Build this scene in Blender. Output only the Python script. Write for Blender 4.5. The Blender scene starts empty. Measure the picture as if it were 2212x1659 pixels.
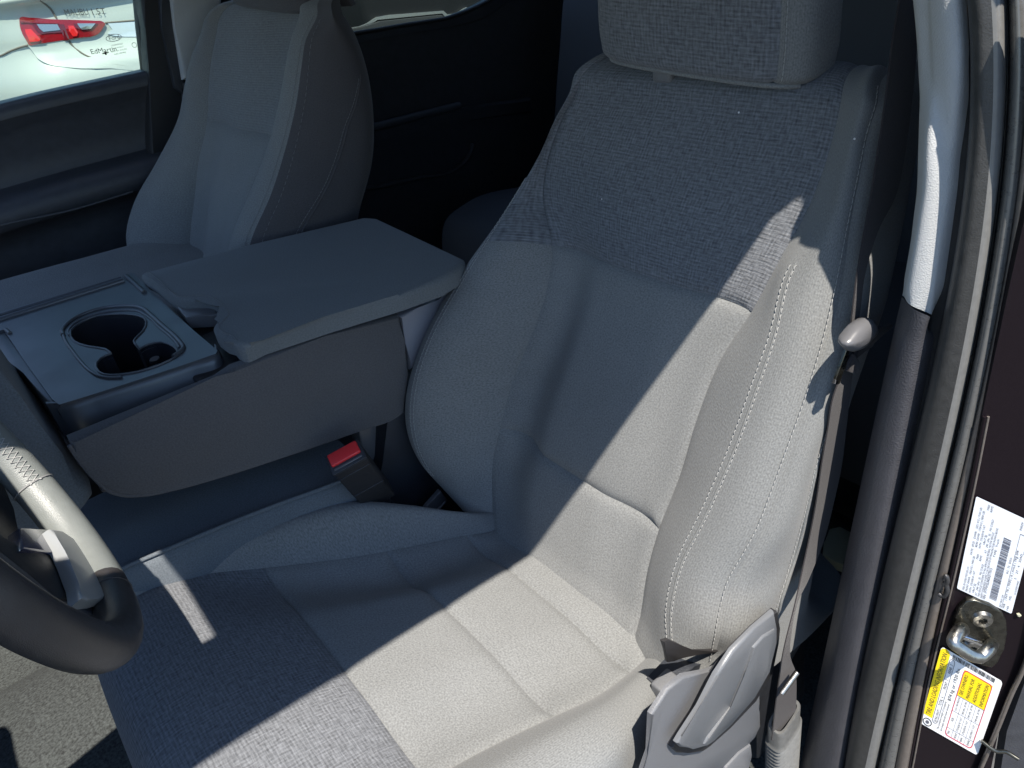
import bpy, bmesh, math, random
import numpy as np
from mathutils import Vector, Matrix
from mathutils.geometry import tessellate_polygon
random.seed(3); rng = np.random.default_rng(5)
SC = bpy.context.scene; COL = SC.collection

# ------------------------------------------------------------------ camera
# x = forward in the truck, y = towards the driver's side, z = up (0 = driver's cushion)
F_PX, CX, CY = 1600., 1106., 829.5
_v1 = np.array([-1476, -810, F_PX]); _v2 = np.array([2500, -1390, F_PX])
_my = _v1/np.linalg.norm(_v1); _mx = _v2-_my*(_v2@_my); _mx /= np.linalg.norm(_mx)
RM = np.stack([-_mx, -_my, np.cross(-_mx, -_my)], 1)
CAM = np.array([0, 0, .8])
cd = bpy.data.cameras.new('camera'); cam = bpy.data.objects.new('camera', cd); COL.objects.link(cam)
_r, _u, _b = RM.T@[1, 0, 0], -(RM.T@[0, 1, 0]), -(RM.T@[0, 0, 1])
cam.matrix_world = Matrix([[_r[0], _u[0], _b[0], CAM[0]], [_r[1], _u[1], _b[1], CAM[1]], [_r[2], _u[2], _b[2], CAM[2]], [0, 0, 0, 1]])
cd.sensor_width = 36; cd.lens = F_PX/2212*36; cd.clip_start = .02; cd.clip_end = 400
SC.camera = cam

# ------------------------------------------------------------------ light
SUN = np.array([.15, .425, 1.]); SUN /= np.linalg.norm(SUN)
W = bpy.data.worlds.new("World"); SC.world = W; W.use_nodes = True
nt = W.node_tree; bg = nt.nodes['Background']
sky = nt.nodes.new('ShaderNodeTexSky'); sky.sky_type = 'NISHITA'; sky.sun_disc = False
sky.sun_elevation = math.asin(SUN[2]); sky.sun_rotation = math.atan2(SUN[0], SUN[1])
sky.altitude = 200; sky.air_density = 1.0; sky.dust_density = .1; sky.ozone_density = 3.2
nt.links.new(sky.outputs[0], bg.inputs[0]); bg.inputs[1].default_value = .112
sl = bpy.data.lights.new('sun', 'SUN'); sl.energy = 4.5; sl.angle = math.radians(.53); sl.color = (1, .93, .84)
so = bpy.data.objects.new('sun', sl); COL.objects.link(so)
so.rotation_euler = Vector(SUN).to_track_quat('Z', 'Y').to_euler()
SC.view_settings.view_transform = 'Standard'; SC.view_settings.look = 'None'
SC.view_settings.exposure = 1.12; SC.view_settings.gamma = 1
SC.render.engine = 'CYCLES'
SC.cycles.max_bounces = 8; SC.cycles.diffuse_bounces = 6; SC.cycles.transparent_max_bounces = 12

# ------------------------------------------------------------------ geometry helpers
def ray(u, v): return RM.T@np.array([(u-CX)/F_PX, (v-CY)/F_PX, 1.])
def hit(u, v, n, d):
    r = ray(u, v); n = np.array(n, float); return CAM+(d-n@CAM)/(n@r)*r
def HY(u, v, y): return hit(u, v, (0, 1, 0), y)
def HZ(u, v, z): return hit(u, v, (0, 0, 1), z)
def HX(u, v, x): return hit(u, v, (1, 0, 0), x)
NB = np.array([1, 0, .48]); LB = np.linalg.norm(NB); NBU = NB/LB
def HB(u, v, h=0): return hit(u, v, NB, -.457+h*LB)        # driver's backrest plane
def norm(a): a = np.array(a, float); return a/np.linalg.norm(a)

def tag(o, label=None, cat=None, group=None, kind=None):
    if label: o['label'] = label
    if cat: o['category'] = cat
    if group: o['group'] = group
    if kind: o['kind'] = kind
    return o
def empty(name, loc, label, cat, group=None):
    o = bpy.data.objects.new(name, None); COL.objects.link(o); o.location = loc
    o.empty_display_size = .05
    return tag(o, label, cat, group)
bpy.context.view_layer.update()
def link(name, me, mat=None, parent=None, smooth=None):
    o = bpy.data.objects.new(name, me); COL.objects.link(o)
    if mat: me.materials.append(mat)
    if smooth is not None:
        me.shade_smooth()
        if smooth < 170: me.set_sharp_from_angle(angle=math.radians(smooth))
    if parent:
        o.parent = parent
        wm = Matrix.Identity(4); q = parent
        while q: wm = q.matrix_basis@wm if q.parent is None else (q.matrix_parent_inverse@q.matrix_basis)@wm; q = q.parent
        o.matrix_parent_inverse = wm.inverted()
    return o
def mesh(name, V, Fc, mat=None, parent=None, smooth=None, uv=None):
    me = bpy.data.meshes.new(name); me.from_pydata([tuple(map(float, v)) for v in V], [], [tuple(map(int, f)) for f in Fc])
    if uv is not None:
        l = me.uv_layers.new(name='UVMap'); idx = np.empty(len(me.loops), int); me.loops.foreach_get('vertex_index', idx)
        l.data.foreach_set('uv', np.array(uv, float)[idx].ravel())
    me.update()
    return link(name, me, mat, parent, smooth)
def frombm(name, bm, mat, parent=None, smooth=35):
    bmesh.ops.recalc_face_normals(bm, faces=bm.faces)
    if len(bm.faces) < 4000:
        uvl = bm.loops.layers.uv.new('UVMap')
        for f in bm.faces:
            n = f.normal; k = max(range(3), key=lambda i: abs(n[i])); a, b = [(1, 2), (0, 2), (0, 1)][k]
            for l in f.loops: l[uvl].uv = (l.vert.co[a], l.vert.co[b])
    me = bpy.data.meshes.new(name); bm.to_mesh(me); bm.free()
    return link(name, me, mat, parent, smooth)

def hermite(P, k, n):
    """P (r,...) at knots k (r) -> n subdivisions per segment, monotone-ish cubic"""
    P = np.asarray(P, float); k = np.asarray(k, float); r = len(P)
    d = (P[1:]-P[:-1])/(k[1:]-k[:-1]).reshape(-1, *([1]*(P.ndim-1)))
    m = np.zeros_like(P); m[0] = d[0]; m[-1] = d[-1]
    for i in range(1, r-1):
        a, b = k[i]-k[i-1], k[i+1]-k[i]; m[i] = (d[i-1]*b+d[i]*a)/(a+b)
    out = []
    for i in range(r-1):
        h = k[i+1]-k[i]
        for j in range(n if not hasattr(n, '__len__') else n[i]):
            N = n if not hasattr(n, '__len__') else n[i]
            t = j/N
            out.append((2*t**3-3*t**2+1)*P[i]+(t**3-2*t**2+t)*h*m[i]+(-2*t**3+3*t**2)*P[i+1]+(t**3-t**2)*h*m[i+1])
    out.append(P[-1]); return np.array(out)
class Surf:
    """smooth surface through a net of control points; rows x columns"""
    def __init__(s, C, rn=10, cn=10, step=None):
        C = np.asarray(C, float)
        dr = np.linalg.norm(np.diff(C, axis=0), axis=2).mean(1); kr = np.concatenate([[0], np.cumsum(np.maximum(dr, 1e-4))])
        dc = np.linalg.norm(np.diff(C, axis=1), axis=2).mean(0); kc = np.concatenate([[0], np.cumsum(np.maximum(dc, 1e-4))])
        if step: rn = [max(2, int(math.ceil(x/step))) for x in dr]; cn = [max(2, int(math.ceil(x/step))) for x in dc]
        else: rn = [rn]*len(dr); cn = [cn]*len(dc)
        A = hermite(C, kr, rn); A = np.swapaxes(hermite(np.swapaxes(A, 0, 1), kc, cn), 0, 1)
        s.P = A; s.ri = np.concatenate([[0], np.cumsum(rn)]); s.ci = np.concatenate([[0], np.cumsum(cn)])
        s.norms()
    def norms(s):
        P = s.P; du = np.gradient(P, axis=0); dv = np.gradient(P, axis=1)
        N = np.cross(dv, du); N /= np.maximum(np.linalg.norm(N, axis=2, keepdims=True), 1e-9); s.N = N
        s.u = np.concatenate([np.zeros((P.shape[0], 1)), np.cumsum(np.linalg.norm(np.diff(P, axis=1), axis=2), 1)], 1)
        s.v = np.concatenate([np.zeros((1, P.shape[1])), np.cumsum(np.linalg.norm(np.diff(P, axis=0), axis=2), 0)], 0)
    def orient(s, point):
        c = s.P.shape[0]//2, s.P.shape[1]//2
        if s.N[c]@(np.array(point)-s.P[c]) < 0: s.N = -s.N; s.flip = True
        else: s.flip = False
    def at(s, r, c, off=0):
        """r, c in control units"""
        i = np.interp(r, range(len(s.ri)), s.ri); j = np.interp(c, range(len(s.ci)), s.ci)
        i0 = int(min(i, s.P.shape[0]-1.001)); j0 = int(min(j, s.P.shape[1]-1.001)); a, b = i-i0, j-j0
        def L(A): return (1-a)*(1-b)*A[i0, j0]+a*(1-b)*A[i0+1, j0]+(1-a)*b*A[i0, j0+1]+a*b*A[i0+1, j0+1]
        return L(s.P)+off*norm(L(s.N))
    def panel(s, name, r0, r1, c0, c1, mat, parent, seams='', g=.005, w=.006, puff=0., fuzz=0):
        """seams: letters among b t (row start / end) l r (column start / end)"""
        i0, i1, j0, j1 = s.ri[r0], s.ri[r1]+1, s.ci[c0], s.ci[c1]+1
        P = s.P[i0:i1, j0:j1].copy(); N = s.N[i0:i1, j0:j1]; u = s.u[i0:i1, j0:j1]; v = s.v[i0:i1, j0:j1]
        uc = u.mean(0)[None, :]+0*u; vc = v.mean(1)[:, None]+0*v
        D = np.full(P.shape[:2], 9.)
        for ch, d in (('b', v-v[:1]), ('t', v[-1:]-v), ('l', u-u[:, :1]), ('r', u[:, -1:]-u)):
            if ch in seams: D = np.minimum(D, d)
        disp = -g*np.exp(-D/w)
        if puff: disp = disp+puff*(1-np.exp(-D/.035))
        P = P+N*disp[..., None]
        n, m = P.shape[:2]; V = P.reshape(-1, 3); I = np.arange(n*m).reshape(n, m)
        Fc = np.stack([I[:-1, :-1], I[:-1, 1:], I[1:, 1:], I[1:, :-1]], -1).reshape(-1, 4)
        if not getattr(s, 'flip', False): Fc = Fc[:, ::-1]
        return mesh(name, V, Fc, mat, parent, 180, np.stack([uc.ravel(), vc.ravel()], 1))
def grid(name, C, mat, parent=None, step=.02, smooth=180, **k):
    s = Surf(C, step=step); s.orient(CAM); return s.panel(name, 0, len(C)-1, 0, len(C[0])-1, mat, parent, **k)

def sweep(bm, pts, r, n=8, cap=True, flat=1., up=None):
    """tube along points; r number or list"""
    P = [np.array(p, float) for p in pts]; rr = r if hasattr(r, '__len__') else [r]*len(P)
    rings = []; prev = np.array(up if up is not None else (0, 0, 1.), float)
    for i, p in enumerate(P):
        t = norm(P[min(i+1, len(P)-1)]-P[max(i-1, 0)])
        a = prev-t*(prev@t)
        if np.linalg.norm(a) < 1e-3: a = np.cross(t, (1, .2, .1))
        a = norm(a); b = np.cross(t, a); prev = a
        rings.append([bm.verts.new(tuple(p+rr[i]*(math.cos(q)*a*flat+math.sin(q)*b))) for q in np.arange(n)*2*math.pi/n])
    for A, B in zip(rings[:-1], rings[1:]):
        for k in range(n): bm.faces.new((A[k], A[(k+1) % n], B[(k+1) % n], B[k]))
    if cap: bm.faces.new(rings[0][::-1]); bm.faces.new(rings[-1])
def curve(pts, n=8):
    P = np.array(pts, float); k = np.concatenate([[0], np.cumsum(np.maximum(np.linalg.norm(np.diff(P, axis=0), axis=1), 1e-5))])
    return hermite(P, k, n)
def tube(name, pts, r, mat, parent=None, n=10, sub=6, flat=1., up=None):
    bm = bmesh.new(); sweep(bm, curve(pts, sub) if sub else pts, r, n, True, flat, up); return frombm(name, bm, mat, parent, 60)
def plate(name, poly, thick, mat, parent=None, bevel=.002, seg=2, direction=None, sub=0, smooth=40):
    """polygon of world points, thickened away from the viewer (or along direction)"""
    P = np.array(poly, float)
    if sub: P = curve(np.vstack([P, P[:1]]), sub)[:-1]
    n = np.zeros(3)
    for i in range(len(P)): n += np.cross(P[i]-P[0], P[(i+1) % len(P)]-P[0])
    n = norm(n)
    d = norm(direction) if direction is not None else (-n if n@(CAM-P.mean(0)) > 0 else n)
    bm = bmesh.new(); A = [bm.verts.new(tuple(p)) for p in P]; B = [bm.verts.new(tuple(p+d*thick)) for p in P]
    f = bm.faces.new(A); bm.faces.new(B[::-1])
    for i in range(len(P)): j = (i+1) % len(P); bm.faces.new((A[j], A[i], B[i], B[j]))
    if bevel:
        ed = [e for e in bm.edges if e.verts[0] in A and e.verts[1] in A]
        bmesh.ops.bevel(bm, geom=ed, offset=bevel, segments=seg, profile=.5, affect='EDGES', clamp_overlap=True)
    return frombm(name, bm, mat, parent, smooth)
def pY(pts, y): return [HY(u, v, y) for u, v in pts]
def pZ(pts, z): return [HZ(u, v, z) for u, v in pts]
def box(name, lo, hi, mat, parent=None, bevel=.005, seg=3, M=None):
    bm = bmesh.new(); bmesh.ops.create_cube(bm, size=1)
    lo, hi = np.array(lo, float), np.array(hi, float)
    for v in bm.verts: v.co = Vector((lo+hi)/2)+Vector([v.co[i]*(hi-lo)[i] for i in range(3)])
    if bevel: bmesh.ops.bevel(bm, geom=list(bm.edges), offset=bevel, segments=seg, profile=.5, affect='EDGES', clamp_overlap=True)
    if M is not None: bmesh.ops.transform(bm, matrix=M, verts=bm.verts)
    return frombm(name, bm, mat, parent, 40)
def stitches(name, pts, nrm, mat, parent, pitch=.0066, ln=.0054, r=.00042, off=.0002):
    """row of thread stitches along a line of points"""
    P = curve(pts, 6); k = np.concatenate([[0], np.cumsum(np.linalg.norm(np.diff(P, axis=0), axis=1))])
    bm = bmesh.new(); s = 0
    N = np.array(nrm, float)
    if N.ndim == 2: N = curve(N, 6)
    g = lambda t: np.array([np.interp(t, k, P[:, i]) for i in range(3)])
    while s+ln < k[-1]:
        a, b = g(s), g(s+ln); nn = norm(N if N.ndim == 1 else [np.interp(s, k, N[:, i]) for i in range(3)])
        sweep(bm, [a-nn*.0006, a*.75+b*.25+nn*off*1.6, a*.25+b*.75+nn*off*1.6, b-nn*.0006], [r*.7, r, r, r*.7], 5)
        s += pitch
    o = frombm(name, bm, mat, parent, 60); return o

# ------------------------------------------------------------------ materials
def newmat(name):
    m = bpy.data.materials.new(name); m.use_nodes = True; n = m.node_tree; b = n.nodes['Principled BSDF']; return m, n, b
def node(n, t, **k):
    x = n.nodes.new(t)
    for a, v in k.items():
        if a.startswith('_'): setattr(x, a[1:], v)
        else: x.inputs[a.replace('__', ' ')].default_value = v
    return x
def plain(name, col, rough=.5, metal=0, spec=.5, noise=.0, nscale=60, bump=0, bscale=300, coat=0, ani=None, sheen=0):
    m, n, b = newmat(name); b.inputs['Base Color'].default_value = (*col, 1); b.inputs['Roughness'].default_value = rough
    b.inputs['Metallic'].default_value = metal; b.inputs['Specular IOR Level'].default_value = spec
    b.inputs['Coat Weight'].default_value = coat; b.inputs['Coat Roughness'].default_value = .05
    if sheen: b.inputs['Sheen Weight'].default_value = sheen
    tc = node(n, 'ShaderNodeTexCoord'); src = tc.outputs['Object']
    if noise:
        a = node(n, 'ShaderNodeTexNoise', Scale=nscale, Detail=5.); n.links.new(src, a.inputs['Vector'])
        r = node(n, 'ShaderNodeMapRange'); n.links.new(a.outputs['Fac'], r.inputs['Value'])
        r.inputs['From Min'].default_value = .25; r.inputs['From Max'].default_value = .75
        r.inputs['To Min'].default_value = 1-noise; r.inputs['To Max'].default_value = 1+noise
        h = node(n, 'ShaderNodeMix', _data_type='RGBA', _blend_type='MULTIPLY'); h.inputs['Factor'].default_value = 1
        h.inputs[6].default_value = (*col, 1); n.links.new(r.outputs[0], h.inputs[7]); n.links.new(h.outputs[2], b.inputs['Base Color'])
        r2 = node(n, 'ShaderNodeMapRange'); n.links.new(a.outputs['Fac'], r2.inputs['Value'])
        r2.inputs['To Min'].default_value = max(.02, rough-.12); r2.inputs['To Max'].default_value = min(1, rough+.12); n.links.new(r2.outputs[0], b.inputs['Roughness'])
    if bump:
        a = node(n, 'ShaderNodeTexVoronoi' if ani == 'cell' else 'ShaderNodeTexNoise', Scale=bscale); n.links.new(src, a.inputs['Vector'])
        bp = node(n, 'ShaderNodeBump', Strength=bump, Distance=.001)
        n.links.new(a.outputs[0], bp.inputs['Height']); n.links.new(bp.outputs[0], b.inputs['Normal'])
    return m
def math_(n, op, a, b=None, clamp=False):
    x = n.nodes.new('ShaderNodeMath'); x.operation = op; x.use_clamp = clamp
    for i, q in enumerate((a, b)):
        if q is None: continue
        if isinstance(q, (int, float)): x.inputs[i].default_value = q
        else: n.links.new(q, x.inputs[i])
    return x.outputs[0]
def fabric(name, col, kind='knit', contrast=.16, tint=(1, 1, 1)):
    """woven cloth; UV in metres"""
    m, n, b = newmat(name); b.inputs['Roughness'].default_value = .95; b.inputs['Specular IOR Level'].default_value = .12
    b.inputs['Sheen Weight'].default_value = .12; b.inputs['Sheen Roughness'].default_value = .5
    uv = node(n, 'ShaderNodeTexCoord').outputs['UV']
    sx = n.nodes.new('ShaderNodeSeparateXYZ'); n.links.new(uv, sx.inputs[0])
    def ns(su, sv, det=2.):
        mp = node(n, 'ShaderNodeMapping'); mp.inputs['Scale'].default_value = (su, sv, 1); n.links.new(uv, mp.inputs['Vector'])
        t = node(n, 'ShaderNodeTexNoise', Scale=1., Detail=det); t.noise_dimensions = '2D'; n.links.new(mp.outputs[0], t.inputs['Vector']); return t.outputs['Fac']
    def thr(axis, freq):
        return math_(n, 'SINE', math_(n, 'MULTIPLY', sx.outputs[axis], freq*2*math.pi))
    if kind == 'tweed':
        a = ns(110, 560, 2.); c = ns(430, 90, 2.)
        w = math_(n, 'ADD', math_(n, 'MULTIPLY', thr(0, 235), math_(n, 'MULTIPLY', ns(60, 60), .13)), math_(n, 'MULTIPLY', thr(1, 215), math_(n, 'MULTIPLY', ns(50, 90), .24)))
        f = math_(n, 'ADD', math_(n, 'ADD', math_(n, 'MULTIPLY', a, .8), math_(n, 'MULTIPLY', c, .9)), w)     # mean .85
        f = math_(n, 'SUBTRACT', f, .35)
        big = ns(14, 14); f = math_(n, 'ADD', f, math_(n, 'MULTIPLY', math_(n, 'SUBTRACT', big, .5), .12))
        amp, dist = 2.0, .0012
    elif kind == 'rib':
        w = math_(n, 'MULTIPLY', thr(0, 480), .06)
        f = math_(n, 'ADD', math_(n, 'ADD', ns(620, 420, 3.), 0), w); amp, dist = .9, .0004
    else:
        f = math_(n, 'ADD', math_(n, 'MULTIPLY', ns(430, 470, 2.), .9), math_(n, 'MULTIPLY', ns(45, 45), .1)); 
        f = math_(n, 'ADD', f, math_(n, 'MULTIPLY', math_(n, 'SINE', math_(n, 'MULTIPLY', math_(n, 'ADD', sx.outputs[0], sx.outputs[1]), 2600.)), .035))
        amp, dist = 1.0, .0003
    wear = ns(6, 6, 4.)
    v = math_(n, 'ADD', 1, math_(n, 'MULTIPLY', math_(n, 'SUBTRACT', f, .5), contrast*5*amp))
    v = math_(n, 'MULTIPLY', v, math_(n, 'ADD', .93, math_(n, 'MULTIPLY', wear, .14)))
    h = node(n, 'ShaderNodeMix', _data_type='RGBA', _blend_type='MULTIPLY'); h.inputs['Factor'].default_value = 1
    h.inputs[6].default_value = (*col, 1); n.links.new(math_(n, 'MAXIMUM', v, .2), h.inputs[7]); n.links.new(h.outputs[2], b.inputs['Base Color'])
    bp = node(n, 'ShaderNodeBump', Strength=.7, Distance=dist); n.links.new(f, bp.inputs['Height']); n.links.new(bp.outputs[0], b.inputs['Normal'])
    return m
M = {}
M['cloth'] = fabric('grey knit cloth', (.178, .182, .179), 'knit', .21)
M['rib'] = fabric('grey ribbed cloth', (.173, .177, .174), 'rib', .2)
M['tweed'] = fabric('crosshatched tweed cloth', (.136, .142, .152), 'tweed', .10)
M['tweed_soft'] = fabric('soft tweed cloth', (.165, .170, .172), 'tweed', .05)
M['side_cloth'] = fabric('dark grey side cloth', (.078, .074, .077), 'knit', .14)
M['console_cloth'] = fabric('console cloth', (.098, .096, .099), 'knit', .12)
M['thread'] = plain('pale grey thread', (.33, .33, .32), .8)
M['dark_thread'] = plain('grey thread', (.2, .2, .2), .8)
M['black'] = plain('matte black plastic', (.018, .018, .02), .55, noise=.1, bump=.2, bscale=900)
M['trim_dark'] = plain('dark grained trim', (.024, .027, .034), .5, noise=.12, bump=.5, bscale=700)
M['door_dark'] = plain('dark door trim', (.045, .047, .054), .5, noise=.15, bump=.4, bscale=500)
M['leather_grain'] = plain('grained vinyl trim', (.05, .05, .057), .5, noise=.1, bump=.35, bscale=600, ani='cell')
M['tray'] = plain('charcoal tray plastic', (.062, .066, .074), .32, spec=.7, noise=.05, nscale=14, bump=.06, bscale=1500)
M['light_trim'] = plain('pale grey pillar trim', (.40, .41, .41), .75, noise=.03, bump=.3, bscale=800, ani='cell')
M['silver'] = plain('silver grey seat plastic', (.135, .138, .145), .42, noise=.15, nscale=900, bump=.5, bscale=1100)
M['lever'] = plain('smooth grey lever plastic', (.13, .135, .142), .38, noise=.05, nscale=700, bump=.12, bscale=900)
M['rubber'] = plain('black rubber seal', (.028, .028, .029), .4, noise=.15, nscale=120, bump=.2, bscale=800)
M['rubber_grey'] = plain('grey rubber seal', (.036, .036, .035), .42, noise=.2, nscale=150, bump=.25, bscale=700)  # slightly paler grey than the black rubber
M['paint'] = plain('dark metallic body paint', (.009, .006, .008), .35, spec=.18, noise=.2, nscale=900)
M['paint_edge'] = plain('body flange with tan reflection', (.20, .175, .155), .35, metal=.5, noise=.1, nscale=200)  # warm tint paints a tan reflection into the dark body paint
M['flange'] = plain('grey painted flange', (.16, .16, .155), .3, metal=.4, noise=.1, nscale=200)
M['steel'] = plain('zinc steel', (.38, .37, .34), .3, metal=1, noise=.3, nscale=120, bump=.2, bscale=300)
M['dark_steel'] = plain('oiled dark steel', (.09, .088, .075), .28, metal=.9, noise=.3, nscale=150)
M['chrome'] = plain('bright metal', (.7, .7, .7), .15, metal=1)
M['red'] = plain('red button plastic', (.62, .03, .035), .35)
M['carpet'] = plain('grey carpet', (.038, .043, .042), .95, noise=.85, nscale=240, bump=1., bscale=700)
M['headliner'] = plain('pale headliner', (.45, .45, .44), .9)
M['leather'] = plain('black steering wheel leather', (.035, .032, .032), .34, noise=.1, nscale=80, bump=.35, bscale=1300)
M['leather_sunlit'] = plain('sunlit copy of black wheel leather', (.165, .178, .172), .4, noise=.06, nscale=80, bump=.35, bscale=900)  # lighter copy of the black leather, sunlight put into its colour
M['webbing'] = fabric('seat belt webbing', (.028, .025, .027), 'rib', .1)
M['grip'] = plain('belt tongue plastic', (.11, .11, .115), .3)
M['white_paint'] = plain('white car paint', (.46, .49, .46), .35, coat=.5)
M['white_bumper'] = plain('white bumper paint', (.70, .72, .69), .35, coat=.8)
M['seam_dark'] = plain('panel gap', (.03, .03, .03), .8)
M['dark_car'] = plain('charcoal car paint', (.012, .012, .013), .6, spec=.15)
M['lamp_red'] = plain('red lamp lens', (.26, .006, .012), .12, coat=1, noise=.2, nscale=8)
M['lamp_dark'] = plain('dark red lamp lens', (.13, .006, .012), .12, coat=1)
M['lamp_bright'] = plain('bright red reflector', (.75, .02, .02), .2, coat=1)
M['lamp_clear'] = plain('clear lamp reflector', (.5, .5, .5), .12, metal=.8)
M['label'] = plain('white label stock', (.68, .71, .75), .4, noise=.05, nscale=120)
M['label_white'] = plain('glossy label stock', (.80, .80, .80), .3)
M['yellow'] = plain('yellow print', (.85, .62, .01), .35)
M['redprint'] = plain('red print', (.60, .03, .06), .4)
M['ink'] = plain('black ink', (.03, .03, .03), .5)
M['grey_ink'] = plain('grey ink', (.10, .10, .12), .5)
M['tyre'] = plain('tyre rubber', (.02, .02, .02), .7)
M['etch'] = plain('grey glass etching', (.30, .33, .31), .6)
M['asphalt'] = plain('asphalt', (.07, .07, .068), .9, noise=.35, nscale=60, bump=.6, bscale=200)
M['spoke_silver'] = plain('satin silver trim', (.33, .345, .35), .35, metal=.25)
M['spoke_blue'] = plain('gloss dark bezel', (.03, .032, .07), .2, coat=.5)
M['beige'] = plain('pale tan for lit floor and dirt', (.42, .42, .30), .9)  # paints the sunlit floor spot, and colours the dirt fleck
M['console_cloth2'] = fabric('bluish grey cloth', (.11, .125, .14))
M['silver_dull'] = plain('soft grey plastic', (.26, .26, .29), .5)
M['door_shoulder'] = plain('dark satin door ledge', (.05, .055, .065), .42, noise=.1, bump=.3, bscale=500)
M['lid_cloth'] = fabric('console lid cloth', (.14, .15, .153), 'knit', .12)
M['well'] = plain('cup well darkened as deep shade', (.012, .013, .018), .8, spec=.2)  # darker than the tray, to paint in the shade of a deep well
M['seal_face'] = plain('sunlit grey seal face', (.15, .15, .145), .35, noise=.1, nscale=200)  # paler grey paints the sun's highlight along the seal
M['dim_thread'] = plain('dim grey thread', (.07, .07, .075), .8)
M['flap'] = plain('dark vinyl flap', (.03, .028, .028), .5)
M['badge'] = plain('grey chrome badge', (.07, .07, .07), .4)
M['label_lint'] = plain('white lint', (.8, .8, .8), .6)
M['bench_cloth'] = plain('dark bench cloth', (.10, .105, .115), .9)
M['recess_blue'] = plain('glossy plate recess', (.55, .60, .66), .12, coat=1)
M['gap_grey'] = plain('panel gap grey', (.16, .14, .12), .8)
M['sill_grey'] = plain('grey plastic cladding', (.03, .03, .032), .7, spec=.2)
def glassmat():
    m, n, b = newmat('green tinted glass'); out = n.nodes['Material Output']
    t = node(n, 'ShaderNodeBsdfTransparent'); t.inputs[0].default_value = (.80, .88, .84, 1)
    g = node(n, 'ShaderNodeBsdfGlossy', Roughness=.02); fr = node(n, 'ShaderNodeFresnel', IOR=1.45)
    x = node(n, 'ShaderNodeMixShader'); n.links.new(fr.outputs[0], x.inputs[0]); n.links.new(t.outputs[0], x.inputs[1]); n.links.new(g.outputs[0], x.inputs[2])
    n.links.new(x.outputs[0], out.inputs[0]); return m
M['glass'] = glassmat()

# ------------------------------------------------------------------ the cab shell (mostly out of view: it shades the cabin)
ground = mesh('ground', [(-80, -80, -.62), (80, -80, -.62), (80, 80, -.62), (-80, 80, -.62)], [(0, 1, 2, 3)], M['asphalt']); tag(ground, kind='structure')
def struct(o): return tag(o, kind='structure')
# floor with transmission hump
fy = [-1.97, -1.7, -1.42, -1.33, -1.24, -.86, -.76, -.62, -.3, -.17]; fz = [-.38, -.38, -.37, -.28, -.22, -.22, -.29, -.38, -.38, -.36]
fx = [-1.95, -1.2, -.6, 0, .4, .85]
struct(grid('floor', [[(x, y, z) for y, z in zip(fy, fz)] for x in fx], M['carpet'], step=.03))
struct(box('firewall', (.85, -1.97, -.4), (.9, -.1, .42), M['black'], bevel=0))
# roof: outline with the rounded rear corner of each door opening follows the side frame
RAILZ = .98
struct(box('roof', (-1.95, -1.86, RAILZ+.002), (.08, -.27, RAILZ+.05), M['headliner'], bevel=.01))
struct(box('rear_wall', (-2.0, -1.97, -.4), (-1.95, -.12, .95), M['door_dark'], bevel=0))
# driver's side frame: roof rail, rear upper corner of the door opening, screen pillar
def sunproj(p, y=-.22): p = np.array(p, float); return p+SUN*((y-p[1])/SUN[1])
side = empty('driver_side_frame', (0, -.2, RAILZ), 'dark roof rail and slanted screen pillar framing the driver door opening above the seat', 'door frame')
rail = [(-1.9, -.26, 1.0), (-1.2, -.26, 1.0), (-.62, -.26, 1.0), (0, -.26, 1.0), (.24, -.26, .985)]
tube('roof_rail', rail, .04, M['headliner'], side, flat=.6)
apil = [(.15, -.265, .985), (.24, -.262, .965), (.45, -.24, .86), (.65, -.21, .72), (.9, -.17, .52), (1.1, -.14, .38)]
bm = bmesh.new(); sec = []
for x, z, yi, yo in [(.06, .99, -.375, -.245), (.13, .975, -.374, -.242), (.19, .96, -.43, -.24), (.30, .92, -.46, -.235), (.45, .85, -.44, -.22), (.65, .74, -.36, -.17), (.9, .54, -.30, -.14), (1.1, .38, -.17, -.1)]:
    sec.append([bm.verts.new(p) for p in ((x, yi, z-.02), (x, yo, z-.02), (x, yo, z+.03), (x, yi, z+.03))])
for a, b in zip(sec[:-1], sec[1:]):
    for i in range(4): bm.faces.new((a[i], a[(i+1) % 4], b[(i+1) % 4], b[i]))
bm.faces.new(sec[0]); bm.faces.new(sec[-1]); frombm('screen_pillar', bm, M['headliner'], side, 30)
struct(box('screen_header', (.06, -1.86, .955), (.097, -.28, 1.0), M['headliner'], bevel=.01))
struct(box('overhead_shade_block', (-.1, -1.45, .925), (.25, -.585, .985), M['headliner'], bevel=.02))  # unseen block added to keep sun off the console front
struct(box('dashboard', (.52, -1.95, .0), (.95, -.15, .40), M['black'], bevel=.06))
# body side behind the driver's door opening
def at_px_y(pts, y): return pY(pts, y)
corner = [(-1.95, -.20, -.4), (-1.95, -.20, 1.09), (-.59, -.20, 1.09), (-.60, -.20, 1.065), (-.614, -.20, 1.045), (-.620, -.20, 1.015), (-.618, -.20, .97), (-.610, -.20, .92), (-.603, -.20, .86), (-.597, -.20, .80), (-.64, -.20, .79), (-.64, -.20, .3), (-.64, -.20, -.4)]
struct(plate('body_side', corner, .012, M['door_dark'], bevel=0, direction=(0, 1, 0)))
# passenger side: rail and pillar tops
struct(tube('passenger_roof_rail', [(-1.95, -1.88, .98), (.3, -1.88, .98)], .045, M['door_dark']))
struct(tube('passenger_screen_pillar', [(.1, -1.86, .98), (.3, -1.86, .96), (.65, -1.90, .7), (1.1, -1.95, .38)], .045, M['door_dark']))

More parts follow.
